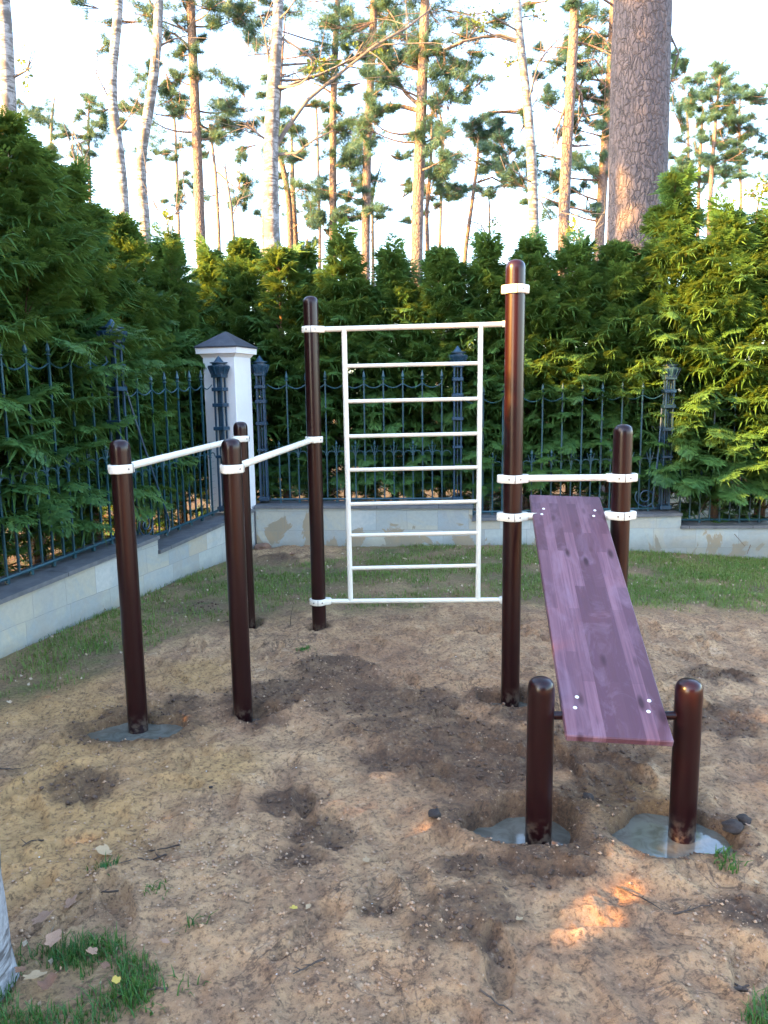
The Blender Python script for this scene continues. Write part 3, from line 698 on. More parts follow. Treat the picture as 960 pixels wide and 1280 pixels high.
for i, (Y, hh, w) in enumerate([(7.6, 3.3, 1.0), (5.9, 3.65, 1.1), (4.4, 3.95, 1.15)]):
    p = lp(Y, 1.55); thuja(p[0], p[1], hh, w, i+2, 3+1.7*i, 'thuja in the rear row of the left hedge, %s from the white pillar' % order[i], 'thuja hedge behind the fences')
Bh = [(430, 3.05, 1.0), (492, 2.95, .95), (552, 2.98, .95), (608, 3.05, .98), (662, 3.0, .98), (716, 3.02, .98), (768, 3.0, .95), (838, 3.72, 1.12), (905, 3.3, 1.15), (965, 3.3, 1.2)]
bl = ['thuja behind the left part of the white wall bars', 'thuja behind the middle of the white wall bars', 'thuja behind the right upright of the white wall bars', 'thuja just left of the tallest front post', 'thuja just right of the tallest front post',
      'thuja above the left half of the sloping bench', 'thuja at the foot of the thick pine trunk', 'tallest thuja of the back hedge, right of the thick pine trunk', 'sunlit golden thuja near the right edge', 'sunlit thuja cut by the right edge of the photo']
for i, (px, hh, w) in enumerate(Bh):
    p = atY(px, 400, 8.50-.04*i*.8-(.22 if i > 7 else 0)); thuja(p[0], p[1], hh, w, i, .9+2.2*i, bl[i], 'thuja hedge behind the fences')
p = atY(308, 400, 9.0); thuja(p[0], p[1], 3.2, .95, 2, 1.9, 'thuja directly behind the white pillar, filling the hedge corner', 'thuja hedge behind the fences')
p = atY(352, 400, 8.6); thuja(p[0], p[1], 3.05, 1.1, 0, 1, 'thin gappy thuja right of the white pillar', 'thuja hedge behind the fences', True)
p = atY(385, 400, 8.75); thuja(p[0], p[1], 3.05, .8, 3, 2.2, 'slim thuja behind the rear ladder post', 'thuja hedge behind the fences')
for i, (X, Y, hh) in enumerate([(5.4, 8.1, 3.3), (6.3, 8.0, 3.3), (7.2, 7.9, 3.3)]):
    thuja(X, Y, hh, 1.15, i+1, i, 'thuja of the back hedge outside the right edge of the photo', 'thujas outside the photo')

# ------------------------------------------------------------------ forest trees
def tuft_template(n=7):
    r = np.random.default_rng(3); V = []; F = []
    for i in range(n):
        a = 2*math.pi*i/n+r.uniform(-.3, .3); e = r.uniform(-.2, 1.1); d = np.array([math.cos(a)*math.cos(e), math.sin(a)*math.cos(e), math.sin(e)])
        s = np.cross(d, [0, 0, 1]); s /= np.linalg.norm(s)+1e-6; b = len(V); w = .085
        V += [tuple(-s*w*.4), tuple(s*w*.4), tuple(d*1.0+s*w*.3)]; F.append((b, b+1, b+2))
    return np.array(V), np.array(F)
TV, TF = tuft_template()
LV = np.array([(0, 0, 0), (.5, -.38, .05), (1, 0, -.05), (.5, .38, .05)]); LF = np.array([(0, 1, 2, 3)])
def scatter(P, S, r, TVv, TFf):
    n = len(P); q = r.normal(size=(n, 3)); q[:, 2] = np.abs(q[:, 2])*.6+.3; Z = q/np.linalg.norm(q, axis=1)[:, None]
    x = r.normal(size=(n, 3)); x -= Z*(x*Z).sum(1)[:, None]; X = x/np.linalg.norm(x, axis=1)[:, None]; Y = np.cross(Z, X)
    V = P[:, None]+S[:, None, None]*(TVv[None, :, 0:1]*X[:, None]+TVv[None, :, 1:2]*Y[:, None]+TVv[None, :, 2:3]*Z[:, None])
    F = (TFf[None]+(np.arange(n)*len(TVv))[:, None, None]).reshape(-1, TFf.shape[1]); return V.reshape(-1, 3), F
def clump_points(c, w, h_, r, n, base):
    """needle positions along little branchlets that fan out of the limb end"""
    nsub = max(6, int(n/38)); out = []
    for k in range(nsub):
        d = r.normal(size=3); d /= np.linalg.norm(d); e = c+d*np.array([w/2, w/2, h_/2])*r.uniform(.35, 1.45)
        st_ = c+(base-c)*.12+d*np.array([w/2, w/2, h_/2])*.15
        m_ = max(6, n//nsub); t = r.random(m_)**.6
        pts = st_+(e-st_)*t[:, None]+r.normal(size=(m_, 3))*np.array([w, w, h_*.8])*.062; out.append(pts)
    return np.concatenate(out)
def curve(a, b, r, sag=.12, n=7):
    a, b = np.array(a), np.array(b); L_ = np.linalg.norm(b-a); side = r.normal(size=3)*.07*L_
    return [a+(b-a)*t+side*math.sin(math.pi*t)+np.array([0, 0, -sag*L_*math.sin(math.pi*t)*.8]) for t in np.linspace(0, 1, n)]
def bg_tree(kind, name, label, Y, path, widths, clumps=(), limbs=(), top=15, seed=0, auto=10, cat='tree', group='trees of the wood beyond the hedge', stems=(), bare=0):
    r = np.random.default_rng(seed+500); k = Y/FPX
    pts = [atY(x, y, Y) for x, y in path]
    rad = list(np.interp(np.linspace(0, 1, len(pts)), np.linspace(0, 1, len(widths)), widths)*k/2*1.02)
    base = pts[0].copy(); base[2] = 0; pts = [base-[0, 0, .2]]+pts; rad = [rad[0]*1.15]+rad
    e = pts[-1]
    if auto: top = max(top, e[2]+1.5)
    if top > e[2]:
        n_ = 4; d_ = np.array([r.normal()*.3, r.normal()*.3, 0])
        e0 = e.copy(); r0 = rad[-1]
        for i in range(1, n_+1):
            t = i/n_; pts.append(e0+d_*t+np.array([0, 0, (top-e0[2])*t])); rad.append(r0*(1-.85*t))
    # smooth resample
    P = np.array(pts); z = P[:, 2]; zz = np.linspace(z[0], z[-1], 44 if kind != 'oldpine' else 160)
    cx = np.interp(zz, z, P[:, 0]); cy = np.interp(zz, z, P[:, 1]); cr = np.interp(zz, z, rad)
    ker = np.array([1, 2, 3, 2, 1])/9
    if kind != 'oldpine':
        cx[2:-2] = np.convolve(cx, ker, 'valid'); cy[2:-2] = np.convolve(cy, ker, 'valid')
    root = empty(name, (base[0], base[1], 0)); off = np.array([base[0], base[1], 0.])
    tr = MB(); nseg = 12 if kind != 'oldpine' else 96
    if kind == 'oldpine':
        vs = []; fs = []
        for i in range(len(zz)):
            th = np.arange(nseg)*2*math.pi/nseg
            uu = th*cr[i]; disp = .012*fbm(np.cos(th)*1.5+40, np.sin(th)*1.5+zz[i]*.8, .35, 3, 5)+.010*np.abs(fbm(np.cos(th)*cr[i]*3, np.sin(th)*cr[i]*3+zz[i]*1.1, .12, 3, 8))
            rr_ = cr[i]*(1+.25*math.exp(-max(0, zz[i])*2.5))+disp
            vs += [(cx[i]-off[0]+rr_[j]*math.cos(th[j]), cy[i]-off[1]+rr_[j]*math.sin(th[j]), zz[i]) for j in range(nseg)]
            if i: fs += [((i-1)*nseg+j, (i-1)*nseg+(j+1) % nseg, i*nseg+(j+1) % nseg, i*nseg+j) for j in range(nseg)]
        tr.add(vs, fs)
    else:
        tr.tube([np.array((a, b, c))-off for a, b, c in zip(cx, cy, zz)], list(cr), nseg)
    def trunk_at(z_): return np.array([np.interp(z_, zz, cx), np.interp(z_, zz, cy), z_]), float(np.interp(z_, zz, cr))
    for sp_, sw in stems:
        q = [atY(x, y, Y) for x, y in sp_]; b_ = q[0].copy(); b_[2] = 0; q = [b_]+q
        tr.tube([p_-off for p_ in q], list(np.linspace(sw, sw*.6, len(q))*k/2), 8)
    limb = MB(); LP = []; LS = []
    for pl, w0 in limbs:
        q = [atY(x, y, Y) for x, y in pl]
        for i in range(len(q)): q[i] = q[i]+np.array([0, r.normal()*.25*i/len(q), 0])
        limb.tube([p_-off for p_ in q], list(np.linspace(w0, w0*.3, len(q))*k/2), 6)
        # twigs along the limb
        for i in range(1, len(q)):
            for _ in range(3):
                t = r.random(); a = q[i-1]+(q[i]-q[i-1])*t; dv = (q[i]-q[i-1]); dv /= np.linalg.norm(dv); d2 = dv*.6+r.normal(size=3)*.6+[0, 0, .2]; L_ = r.uniform(.25, .8)*(Y/14)
                limb.tube([a-off, a+d2*L_*.5-off, a+d2*L_+[0, 0, -.05]-off], [.008, .005, .002], 4, False)
    foli = []
    ncl = 0
    cl2 = list(clumps)
    if kind == 'pine':
        for (x, y, w, h_) in clumps:
            for _ in range(4): cl2.append((x+r.normal()*w*.75, y+r.normal()*h_*.8, w*r.uniform(.35, .65), h_*r.uniform(.3, .6), (x, y)))
    for (x, y, w, h_, *par) in cl2:
        dY = r.uniform(-.6, .6)*(.3 if par or clumps is None else 1); c = atY(x, y, Y+dY); zt = c[2]-abs(c[0]-np.interp(c[2], zz, cx))*r.uniform(.1, .45)
        a, ra = trunk_at(min(max(zt, 1), zz[-1]-.2)); W_ = w*k; Hh = h_*k
        if par: a = atY(par[0][0], par[0][1], Y); cv = curve(a, c, r, .03, 4); limb.tube([p_-off for p_ in cv], [.008, .006, .005, .003], 4, False)
        else: cv = curve(a, c, r, .06); limb.tube([p_-off for p_ in cv], list(np.linspace(max(.014, ra*.24), .007, len(cv))), 6)
        n = int(np.clip(520*(W_*max(Hh, .4))/1.0, 110, 1500)*(1 if kind == 'pine' else .22)); pts_ = clump_points(c, W_*1.05, Hh*1.05, r, n, a)
        for _ in range(6):
            e = c+r.normal(size=3)*np.array([W_, W_, Hh])*.3; limb.tube([cv[-2]-off, (cv[-1]+e)/2-off, e-off], [.010, .007, .003], 4, False)
        foli.append(pts_)
    for i in range(auto):      # crown above the picture
        zt = r.uniform(max(9.5, top*.66), top); a, ra = trunk_at(zt-.4); az = r.random()*6.28; L_ = r.uniform(.6, 2.2)*(1.15-.6*(zt-top*.66)/(top*.34)); c = a+np.array([math.cos(az)*L_, math.sin(az)*L_, .3])
        cv = curve(a, c, r, .05, 5); limb.tube([p_-off for p_ in cv], list(np.linspace(max(.02, ra*.3), .01, 5)), 5); foli.append(clump_points(c, 1.5, .9, r, 240, a))
    for i in range(bare):
        zt = r.uniform(3.5, 9); a, ra = trunk_at(zt); az = r.random()*6.28; L_ = r.uniform(.4, 1.6); c = a+np.array([math.cos(az)*L_, math.sin(az)*L_, r.uniform(-.1, .9)])
        cv = curve(a, c, r, .05, 5); limb.tube([p_-off for p_ in cv], list(np.linspace(.014, .004, 5)), 5)
        for _ in range(4):
            q = cv[r.integers(1, 5)]; e = q+r.normal(size=3)*.25+[0, 0, .1]; limb.tube([q-off, e-off], [.006, .002], 4, False)
    tm = {'pine': 'pine', 'oldpine': 'pinedark', 'birch': 'birch', 'grey': 'greybranch'}[kind]
    nf = len(tr.f); tr.add(limb.v, limb.f); to = tr.build('trunk', M[tm], root, 60); to.data.materials.append(M['greybranch' if kind != 'pine' else 'pine'])
    to.data.polygons.foreach_set('material_index', [0]*nf+[1]*(len(to.data.polygons)-nf))
    cr_root = None
    if foli:
        P_ = np.concatenate(foli)-off; lf = kind in ('birch', 'grey')
        S_ = r.uniform(.085, .15, len(P_))*(1 if not lf else .55)*(.8+Y/60)
        V_, F_ = scatter(P_, S_, r, LV if lf else TV, LF if lf else TF)
        cr_root = np_obj('crown', V_, F_, M['birchleaf'] if lf else M['needle'], root, False)
    tag(root, label, cat, group); return root
T = bg_tree
T('birch', 'birch', 'thick grey-white birch at the top left corner of the photo', 12, [(14, 400), (13, 200), (9, 100), (5, 0)], (22, 15), [(38, 85, 26, 60)], [], 13, 1, 6, bare=3)
T('birch', 'birch', 'left one of the two curved slender birches above the left hedge', 15, [(160, 380), (155, 250), (150, 190), (139, 130), (139, 90), (147, 30), (150, 0)], (12, 10), [], [([(137, 125), (128, 105), (120, 90)], 2)], 13, 2, 5, bare=2)
T('birch', 'birch', 'right one of the two curved slender birches above the left hedge', 15.5, [(184, 380), (182, 275), (173, 205), (184, 150), (194, 90), (198, 20), (200, 0)], (13, 10), [], [([(195, 60), (215, 50), (235, 45)], 3)], 13, 3, 5, bare=2)
T('pine', 'pine', 'orange barked pine left of the big birch, foliage pad on its right', 18, [(258, 420), (251, 310), (247, 200), (242, 90), (238, 0)], (13, 10),
  [(288, 135, 70, 40), (310, 155, 44, 34), (172, 135, 32, 36), (214, 125, 44, 22), (180, 18, 50, 50), (222, 98, 24, 22), (300, 22, 60, 50), (265, 8, 70, 30), (272, 170, 44, 28), (225, 70, 30, 22)],
  [([(236, 58), (220, 45), (205, 38)], 4), ([(225, 145), (205, 144), (192, 142)], 3), ([(240, 25), (232, 10), (228, 0)], 5)], 16, 4, 12)
T('pine', 'pine', 'spindly crooked pine between the orange pine and the big birch', 26, [(275, 420), (274, 300), (270, 220), (262, 155)], (5, 3), [(312, 238, 36, 34), (300, 248, 24, 26), (268, 175, 26, 20)], [([(272, 215), (290, 232), (308, 240)], 3)], 9.5, 5, 0, bare=4)
T('grey', 'young_tree', 'thin leafless young tree just left of the big birch', 25, [(294, 420), (292, 290), (288, 250), (280, 205)], (5, 2), [(300, 215, 26, 22)], [([(290, 270), (300, 250), (318, 240)], 2)], 9, 6, 0, bare=8)
T('birch', 'birch', 'big birch with black and white bark and long bare branches', 12, [(346, 460), (341, 330), (338, 240), (339, 150), (343, 90), (346, 40), (350, 0)], (22, 11), [(415, 75, 40, 24), (395, 80, 36, 18), (470, 55, 50, 20)],
  [([(345, 182), (358, 158), (385, 125), (420, 88), (470, 60), (510, 40), (540, 5)], 6), ([(346, 114), (370, 102), (395, 92), (430, 72), (480, 57), (540, 56)], 4), ([(347, 193), (370, 192), (392, 182), (415, 165)], 4),
   ([(349, 45), (375, 62), (395, 72), (410, 80)], 3), ([(337, 80), (331, 40), (334, 0)], 3), ([(333, 175), (320, 168), (308, 160)], 3)], 14, 7, 5, stems=[([(329, 460), (329, 320), (332, 230), (336, 190)], 9)], bare=4)
T('pine', 'pine', 'slim pine just right of the big birch, bending left at the top', 21, [(364, 420), (363, 300), (361, 245), (352, 200), (345, 182)], (8, 6), [(378, 235, 56, 26), (395, 268, 36, 46), (362, 158, 56, 24), (352, 140, 40, 20), (372, 195, 40, 18)], [], 11, 8, 2)
T('pine', 'pine', 'pinkish pine trunk close behind the bending slim pine', 22, [(372, 420), (369, 300), (366, 250)], (9, 7), [(392, 278, 24, 22)], [], 9, 9, 0, bare=3)
T('pine', 'pine', 'straight slim orange pine left of the golden lit pine', 21, [(418, 420), (416, 250), (416, 150), (419, 60), (422, 0)], (10, 6), [(438, 165, 38, 44), (445, 190, 30, 30), (400, 88, 50, 26), (425, 30, 66, 46), (396, 75, 30, 24), (428, 265, 26, 14), (445, 225, 24, 24), (450, 150, 34, 20)], [([(417, 118), (400, 108), (384, 100)], 3)], 15, 10, 10)
T('pine', 'pine', 'golden lit slender pine behind the middle of the wall bars', 19, [(457, 420), (457, 280), (460, 150), (465, 70), (468, 0)], (11, 8), [(482, 22, 74, 46), (472, 66, 26, 22), (490, 102, 42, 22), (435, 198, 54, 36), (468, 225, 26, 22), (452, 60, 36, 26), (470, 262, 34, 14)], [], 16, 11, 12)
T('pine', 'pine', 'tall pine with curved lower limbs and dark foliage pads above the wall bars', 16, [(521, 440), (521, 300), (524, 200), (528, 100), (530, 40), (532, 0)], (15, 10),
  [(556, 92, 56, 56), (560, 122, 50, 34), (558, 165, 46, 50), (562, 195, 36, 34), (536, 16, 90, 40), (500, 48, 56, 26), (462, 146, 40, 20), (470, 100, 44, 26), (512, 60, 30, 36), (545, 60, 40, 30), (456, 158, 24, 24), (486, 76, 34, 18)],
  [([(522, 138), (505, 131), (485, 135), (468, 146), (455, 153)], 6), ([(522, 130), (508, 118), (495, 98), (480, 84), (462, 80)], 5), ([(530, 148), (538, 146), (545, 140)], 5), ([(529, 128), (545, 130), (556, 140)], 4), ([(531, 62), (560, 60), (590, 48), (630, 46)], 4)], 16, 12, 12)
T('pine', 'pine', 'thin pale leaning pine right behind the tall pine with curved limbs', 23, [(537, 420), (534, 300), (533, 260), (539, 205)], (6, 4), [(548, 220, 36, 22), (536, 208, 30, 18), (553, 240, 20, 16)], [([(534, 265), (538, 240), (546, 215)], 3)], 9.5, 13, 0, bare=5)
T('pine', 'pine', 'small flat topped pine leaning right, left of the tallest post', 24, [(574, 440), (582, 310), (590, 255), (597, 200), (599, 160)], (6, 3), [(604, 146, 46, 22), (590, 158, 24, 22), (620, 165, 40, 26), (612, 185, 30, 18), (586, 236, 42, 18), (628, 212, 28, 30), (568, 242, 22, 14), (632, 195, 20, 20), (600, 172, 40, 14)], [([(597, 228), (615, 222), (635, 232), (650, 238)], 3)], 8.4, 14, 0, bare=4)
T('grey', 'young_tree', 'faint thin young tree between the small flat topped pine and the tallest post', 24, [(613, 440), (612, 310), (612, 250)], (4, 2), [(600, 290, 40, 30), (618, 275, 20, 20)], [([(612, 300), (600, 280), (590, 275)], 2)], 7.5, 15, 0, bare=8)
T('grey', 'young_tree', 'thin bare young tree right of the golden lit pine', 22, [(467, 440), (466, 310), (465, 240)], (5, 3), [], [([(466, 280), (480, 265), (492, 250)], 2)], 8, 16, 0, bare=8)
T('birch', 'birch', 'slender grey birch rising from behind the tallest post', 15.5, [(669, 440), (668, 300), (665, 200), (659, 125), (651, 60), (645, 0)], (13, 9), [(634, 82, 24, 26), (606, 12, 46, 34), (590, 28, 30, 24), (672, 20, 30, 30)], [([(650, 52), (625, 44), (600, 48), (575, 60), (555, 62)], 4), ([(664, 115), (672, 80), (690, 55), (718, 30)], 3), ([(657, 140), (666, 100), (680, 60)], 2)], 13, 17, 6, bare=4)
T('pine', 'pine', 'pale pinkish pine halfway between the slender birch and the thick pine', 14, [(702, 440), (704, 300), (707, 210), (713, 110), (717, 40), (720, 0)], (15, 10), [(722, 5, 24, 20)],
  [([(719, 33), (735, 36), (752, 50), (768, 70)], 3), ([(718, 52), (740, 55), (765, 78)], 3), ([(716, 78), (740, 80), (762, 88)], 3), ([(718, 102), (727, 118), (733, 135), (737, 152)], 4), ([(709, 128), (700, 150), (692, 170), (690, 190)], 4), ([(712, 60), (690, 60), (668, 70)], 2), ([(707, 182), (725, 180), (748, 178)], 4)], 15, 18, 8)
T('pine', 'pine', 'shaded pine with dense blue-green foliage close left of the thick pine', 20, [(743, 440), (749, 300), (755, 200), (763, 100), (768, 0)], (13, 10),
  [(722, 48, 48, 30), (742, 88, 52, 32), (738, 20, 46, 30), (690, 218, 46, 36), (655, 205, 40, 44), (728, 208, 42, 34), (752, 218, 26, 48), (846, 100, 18, 56), (848, 70, 16, 26), (676, 120, 34, 26), (715, 118, 34, 26), (642, 225, 34, 30), (692, 75, 30, 24), (750, 130, 30, 34), (745, 60, 50, 40), (690, 252, 30, 16), (712, 160, 26, 14), (745, 155, 34, 20)], [([(750, 215), (700, 200), (660, 190)], 4)], 16, 19, 10)
T('oldpine', 'pine', 'very thick pine trunk with deeply cracked grey bark', 9.75, [(794, 420), (796, 300), (798, 200), (800, 100), (803, 0)], (67, 63), [], [([(836, 40), (846, 70), (842, 110)], 3)], 17, 20, 14)
T('pine', 'pine', 'free standing far pine near the right edge, fluffy crown on a bare stem', 26, [(883, 440), (886, 300), (889, 220), (893, 170), (898, 110)], (7, 3),
  [(907, 92, 38, 22), (900, 106, 50, 20), (918, 128, 44, 20), (896, 132, 30, 18), (918, 152, 40, 20), (924, 172, 44, 20), (900, 164, 26, 16), (922, 192, 44, 14), (896, 200, 36, 14), (934, 186, 24, 12), (905, 118, 40, 20), (902, 178, 30, 16)], [([(900, 140), (912, 128), (925, 120)], 2)], 12.2, 21, 0)
T('pine', 'pine', 'ragged thin far pine between the thick trunk and the free standing far pine', 28, [(868, 440), (872, 300), (874, 220), (878, 140)], (5, 3), [(842, 218, 40, 22), (850, 205, 30, 16), (870, 190, 22, 24), (880, 148, 16, 20), (878, 168, 20, 16), (880, 122, 14, 22), (840, 195, 22, 14)], [], 11, 22, 0, bare=3)
T('grey', 'young_tree', 'wispy green young tree behind the hedge at the right edge', 12, [(950, 440), (948, 320), (945, 250)], (5, 2), [(940, 245, 40, 30), (955, 232, 30, 24), (925, 268, 30, 22), (950, 275, 30, 20)], [], 4.6, 23, 0, bare=0)
T('grey', 'young_tree', 'thin leafless sapling poking above the left hedge', 9, [(100, 420), (98, 240), (97, 180)], (2, 1), [], [([(98, 230), (90, 205), (84, 185)], 1.4), ([(98, 215), (104, 195), (110, 178)], 1.2)], 3.9, 24, 0, bare=0)
T('grey', 'young_tree', 'thin bare sapling behind the left hedge, left of the orange pine', 12, [(212, 420), (211, 300), (208, 255)], (3, 1), [(212, 272, 16, 14)], [([(211, 300), (222, 270), (235, 245)], 1.6), ([(211, 290), (200, 265), (196, 245)], 1.4)], 4.4, 25, 0, bare=0)
T('grey', 'young_tree', 'leafy green sapling between the pale pinkish pine and the thick pine', 12, [(728, 440), (726, 320), (722, 270)], (4, 2), [(725, 300, 30, 24), (715, 285, 20, 20), (740, 312, 30, 20)], [([(726, 310), (740, 290), (752, 270)], 1.6)], 4.2, 26, 0, bare=0)

rf = np.random.default_rng(404)
for i, (px, Y) in enumerate([(62, 34), (112, 40), (222, 33), (318, 38), (398, 36), (494, 40), (548, 34), (632, 38), (690, 33), (925, 42), (860, 36)]):
    if i in (3, 5, 7, 8): continue
    cl = [(px+rf.normal()*14, rf.uniform(120, 290), rf.uniform(18, 40), rf.uniform(10, 20)) for _ in range(4)]
    T('pine', 'pine', ['faint far pine in the gap left of the two curved birches', 'faint far pine close left of the two curved birches', 'faint far pine just left of the orange pine', 'faint far pine left of the big birch', 'faint far pine between the bending slim pine and the straight slim orange pine', 'faint far pine left of the tall pine with curved limbs', 'faint far pine right of the tall pine with curved limbs', 'faint far pine behind the tallest post', 'faint far pine between the slender birch and the pale pinkish pine', 'faint far pine at the right edge behind the free standing far pine', 'faint far pine close right of the thick trunk'][i], Y, [(px, 440), (px+2, 300), (px+rf.normal()*5, 150)], (5, 3), cl, [], rf.uniform(9, 14), 60+i, 2, bare=5)
# unseen pines added left of the yard to block the low sun
for i, (x, y, s_) in enumerate([(.55-9*.9, 8-9*.436, 31), (1.35-11.5*.9, 8-11.5*.436, 32), (-9, -2.2, 34), (-8.0, -5.0, 35), (2.95-11.5*.9, 9.7-11.5*.436, 36)]):
    r0 = np.random.default_rng(s_); root = empty('pine', (x, y, 0)); tag(root, 'unseen pine added left of the yard to block the sun', 'tree', 'added sun-blocking pines')
    t_ = MB(); t_.tube([(0, 0, -.2), (.1, .05, 5), (.0, .2, 12 if s_ != 36 else 14.5)], [.22, .16, .03], 12); b_ = t_; fo_ = []
    for k in range(26):
        z_ = r0.uniform(2.2, 11.5) if s_ != 36 else r0.uniform(8.4, 14); az = r0.random()*6.28; L_ = r0.uniform(.3, 1.1)*(1.2-z_/14 if s_ != 36 else .8); c = np.array([math.cos(az)*L_, math.sin(az)*L_, z_+.2])
        cv = curve((0, .1, z_-.3), c, r0, .05, 5); b_.tube(cv, list(np.linspace(.04, .01, 5)), 5); fo_.append(clump_points(c, 1.1, .9, r0, 260, np.array((0, 0, z_))))
    b_.build('trunk', M['pine'], root); P_ = np.concatenate(fo_); V_, F_ = scatter(P_, r0.uniform(.12, .2, len(P_)), r0, TV, TF)
    np_obj('crown', V_, F_, M['needle'], root, False)

# birch trunk cut by the lower left edge
bx, by = -1.122, 1.83
root = empty('birch', (bx, by, 0)); tag(root, 'birch trunk with peeling white bark cut by the lower left edge', 'tree')
t_ = MB(); vs = []; fs = []; nz = 60; ns = 36
for i in range(nz):
    z_ = -.15+(i/(nz-1))**1.6*9
    for j in range(ns):
        th = 2*math.pi*j/ns; r_ = .105*(1-.06*z_)*(1+.14*math.exp(-max(0, z_+.02)*14)*(1+.3*math.sin(5*th)))+.007*float(fbm(np.array([math.cos(th)*.3+z_*.15]), np.array([math.sin(th)*.3+z_*2.2]), .11, 3, 61)[0])
        vs.append((math.cos(th)*r_-.01*z_, math.sin(th)*r_, z_))
    if i: fs += [((i-1)*ns+j, (i-1)*ns+(j+1) % ns, i*ns+(j+1) % ns, i*ns+j) for j in range(ns)]
t_.add(vs, fs)
r0 = np.random.default_rng(66); b_ = t_; fo_ = []
for k in range(14):
    z_ = r0.uniform(4.6, 8.6); az = r0.random()*6.28; L_ = r0.uniform(.6, 1.5); c = np.array([math.cos(az)*L_, math.sin(az)*L_, z_+.5]); cv = curve((-.01*z_, 0, z_-.2), c, r0, 0, 5); b_.tube(cv, list(np.linspace(.02, .004, 5)), 5); fo_.append(clump_points(c, 1.2, .9, r0, 90, np.array((0, 0, z_))))
b_.build('trunk', M['birch'], root, 70); P_ = np.concatenate(fo_); V_, F_ = scatter(P_, r0.uniform(.04, .07, len(P_)), r0, LV, LF); np_obj('crown', V_, F_, M['birchleaf'], root, False)

# ------------------------------------------------------------------ grass
def blades(name, pts, hts, wid, m_, label, lean=.5, parent=None):
    r = np.random.default_rng(len(pts)); n = len(pts); az = r.random(n)*6.283; ln = r.random(n)*lean; d = np.stack([np.cos(az), np.sin(az), 0*az], 1); sd = np.stack([-np.sin(az), np.cos(az), 0*az], 1)
    B = pts; h_ = hts[:, None]; w = (wid*r.uniform(.7, 1.3, n))[:, None]; up = np.array([0, 0, 1.])
    m1 = B+up*h_*.55+d*h_*(ln*.35)[:, None]; tp = B+up*h_*(1-.35*ln[:, None])+d*h_*ln[:, None]*1.1
    V = np.stack([B-sd*w, B+sd*w, m1+sd*w*.8, m1-sd*w*.8, tp+sd*w*.15, tp-sd*w*.15], 1).reshape(-1, 3)
    i = (np.arange(n)*6)[:, None]; F = np.concatenate([i+np.array([[0, 1, 2, 3]]), i+np.array([[3, 2, 4, 5]])])
    o = np_obj(name, V, F, m_, parent, False)
    if label: tag(o, label, 'grass', kind='stuff')
    return o
def field(n, x0, x1, y0, y1, seed, thr, sc):
    r = np.random.default_rng(seed); x = r.uniform(x0, x1, n); y = r.uniform(y0, y1, n); h_, t_, d_, o_, f_ = ground(x, y)
    cov = t_*(fbm(x, y, sc, 3, seed)*.5+.5+.25*sstep(.5, 3, x)*(sc > .2)-.10); k = (cov > r.random(n)*.5+thr) & (f_ < .1)
    return np.stack([x[k], y[k], h_[k]-.003], 1), r
P_, r = field(210000, -2.3, 4.6, 3.4, 7.7, 8, .27, .33)
blades('lawn_grass', P_, r.uniform(.018, .05, len(P_)), .0022, M['grass'], 'short patchy lawn grass in front of the stone walls', 1.0)
P_, r = field(60000, -1.6, -.45, 1.35, 2.25, 9, .30, .13); 
blades('foreground_grass', P_, r.uniform(.012, .05, len(P_)), .0015, M['lush'], 'lush green grass patch in the lower left corner', .9)
P_, r = field(4000, .75, 1.2, 1.5, 1.85, 10, .1, .1)
blades('foreground_grass', P_, r.uniform(.025, .06, len(P_)), .0016, M['lush'], 'small green grass patch in the lower right corner', .9)
for px, py, n, hh, lb in ((133, 1092, 40, .035, 'small bright green sprout tuft above the lower left grass patch'), (193, 1118, 26, .035, 'green tuft of a few blades right of the bright green sprout'), (240, 1163, 18, .05, 'splayed pale green tuft in the middle of the lower left soil'),
                      (908, 1082, 60, .05, 'green grass tuft right below the bright puddle'), (180, 1260, 22, .05, 'thin grass tuft at the bottom edge beside the lower left patch'), (640, 872, 70, .04, 'grass tuft in front of the tallest post'), (380, 818, 90, .03, 'low worn grass tuft in the sand below the ladder'), (228, 1240, 12, .05, 'lone grass blades near the bottom edge')):
    c = gnd(px, py); r = np.random.default_rng(px); q = r.normal(size=(n, 2))*np.array([.022, .018])*(1 if n < 60 else 1.15)+c[:2]; hz = ground(q[:, 0], q[:, 1])[0]
    o = blades('grass_tuft', np.stack([q[:, 0], q[:, 1], hz-.003], 1), r.uniform(hh*.4, hh, n), .0022, M['lush'], None, 1.2); tag(o, lb, 'grass tuft', 'grass tufts on the bare soil')

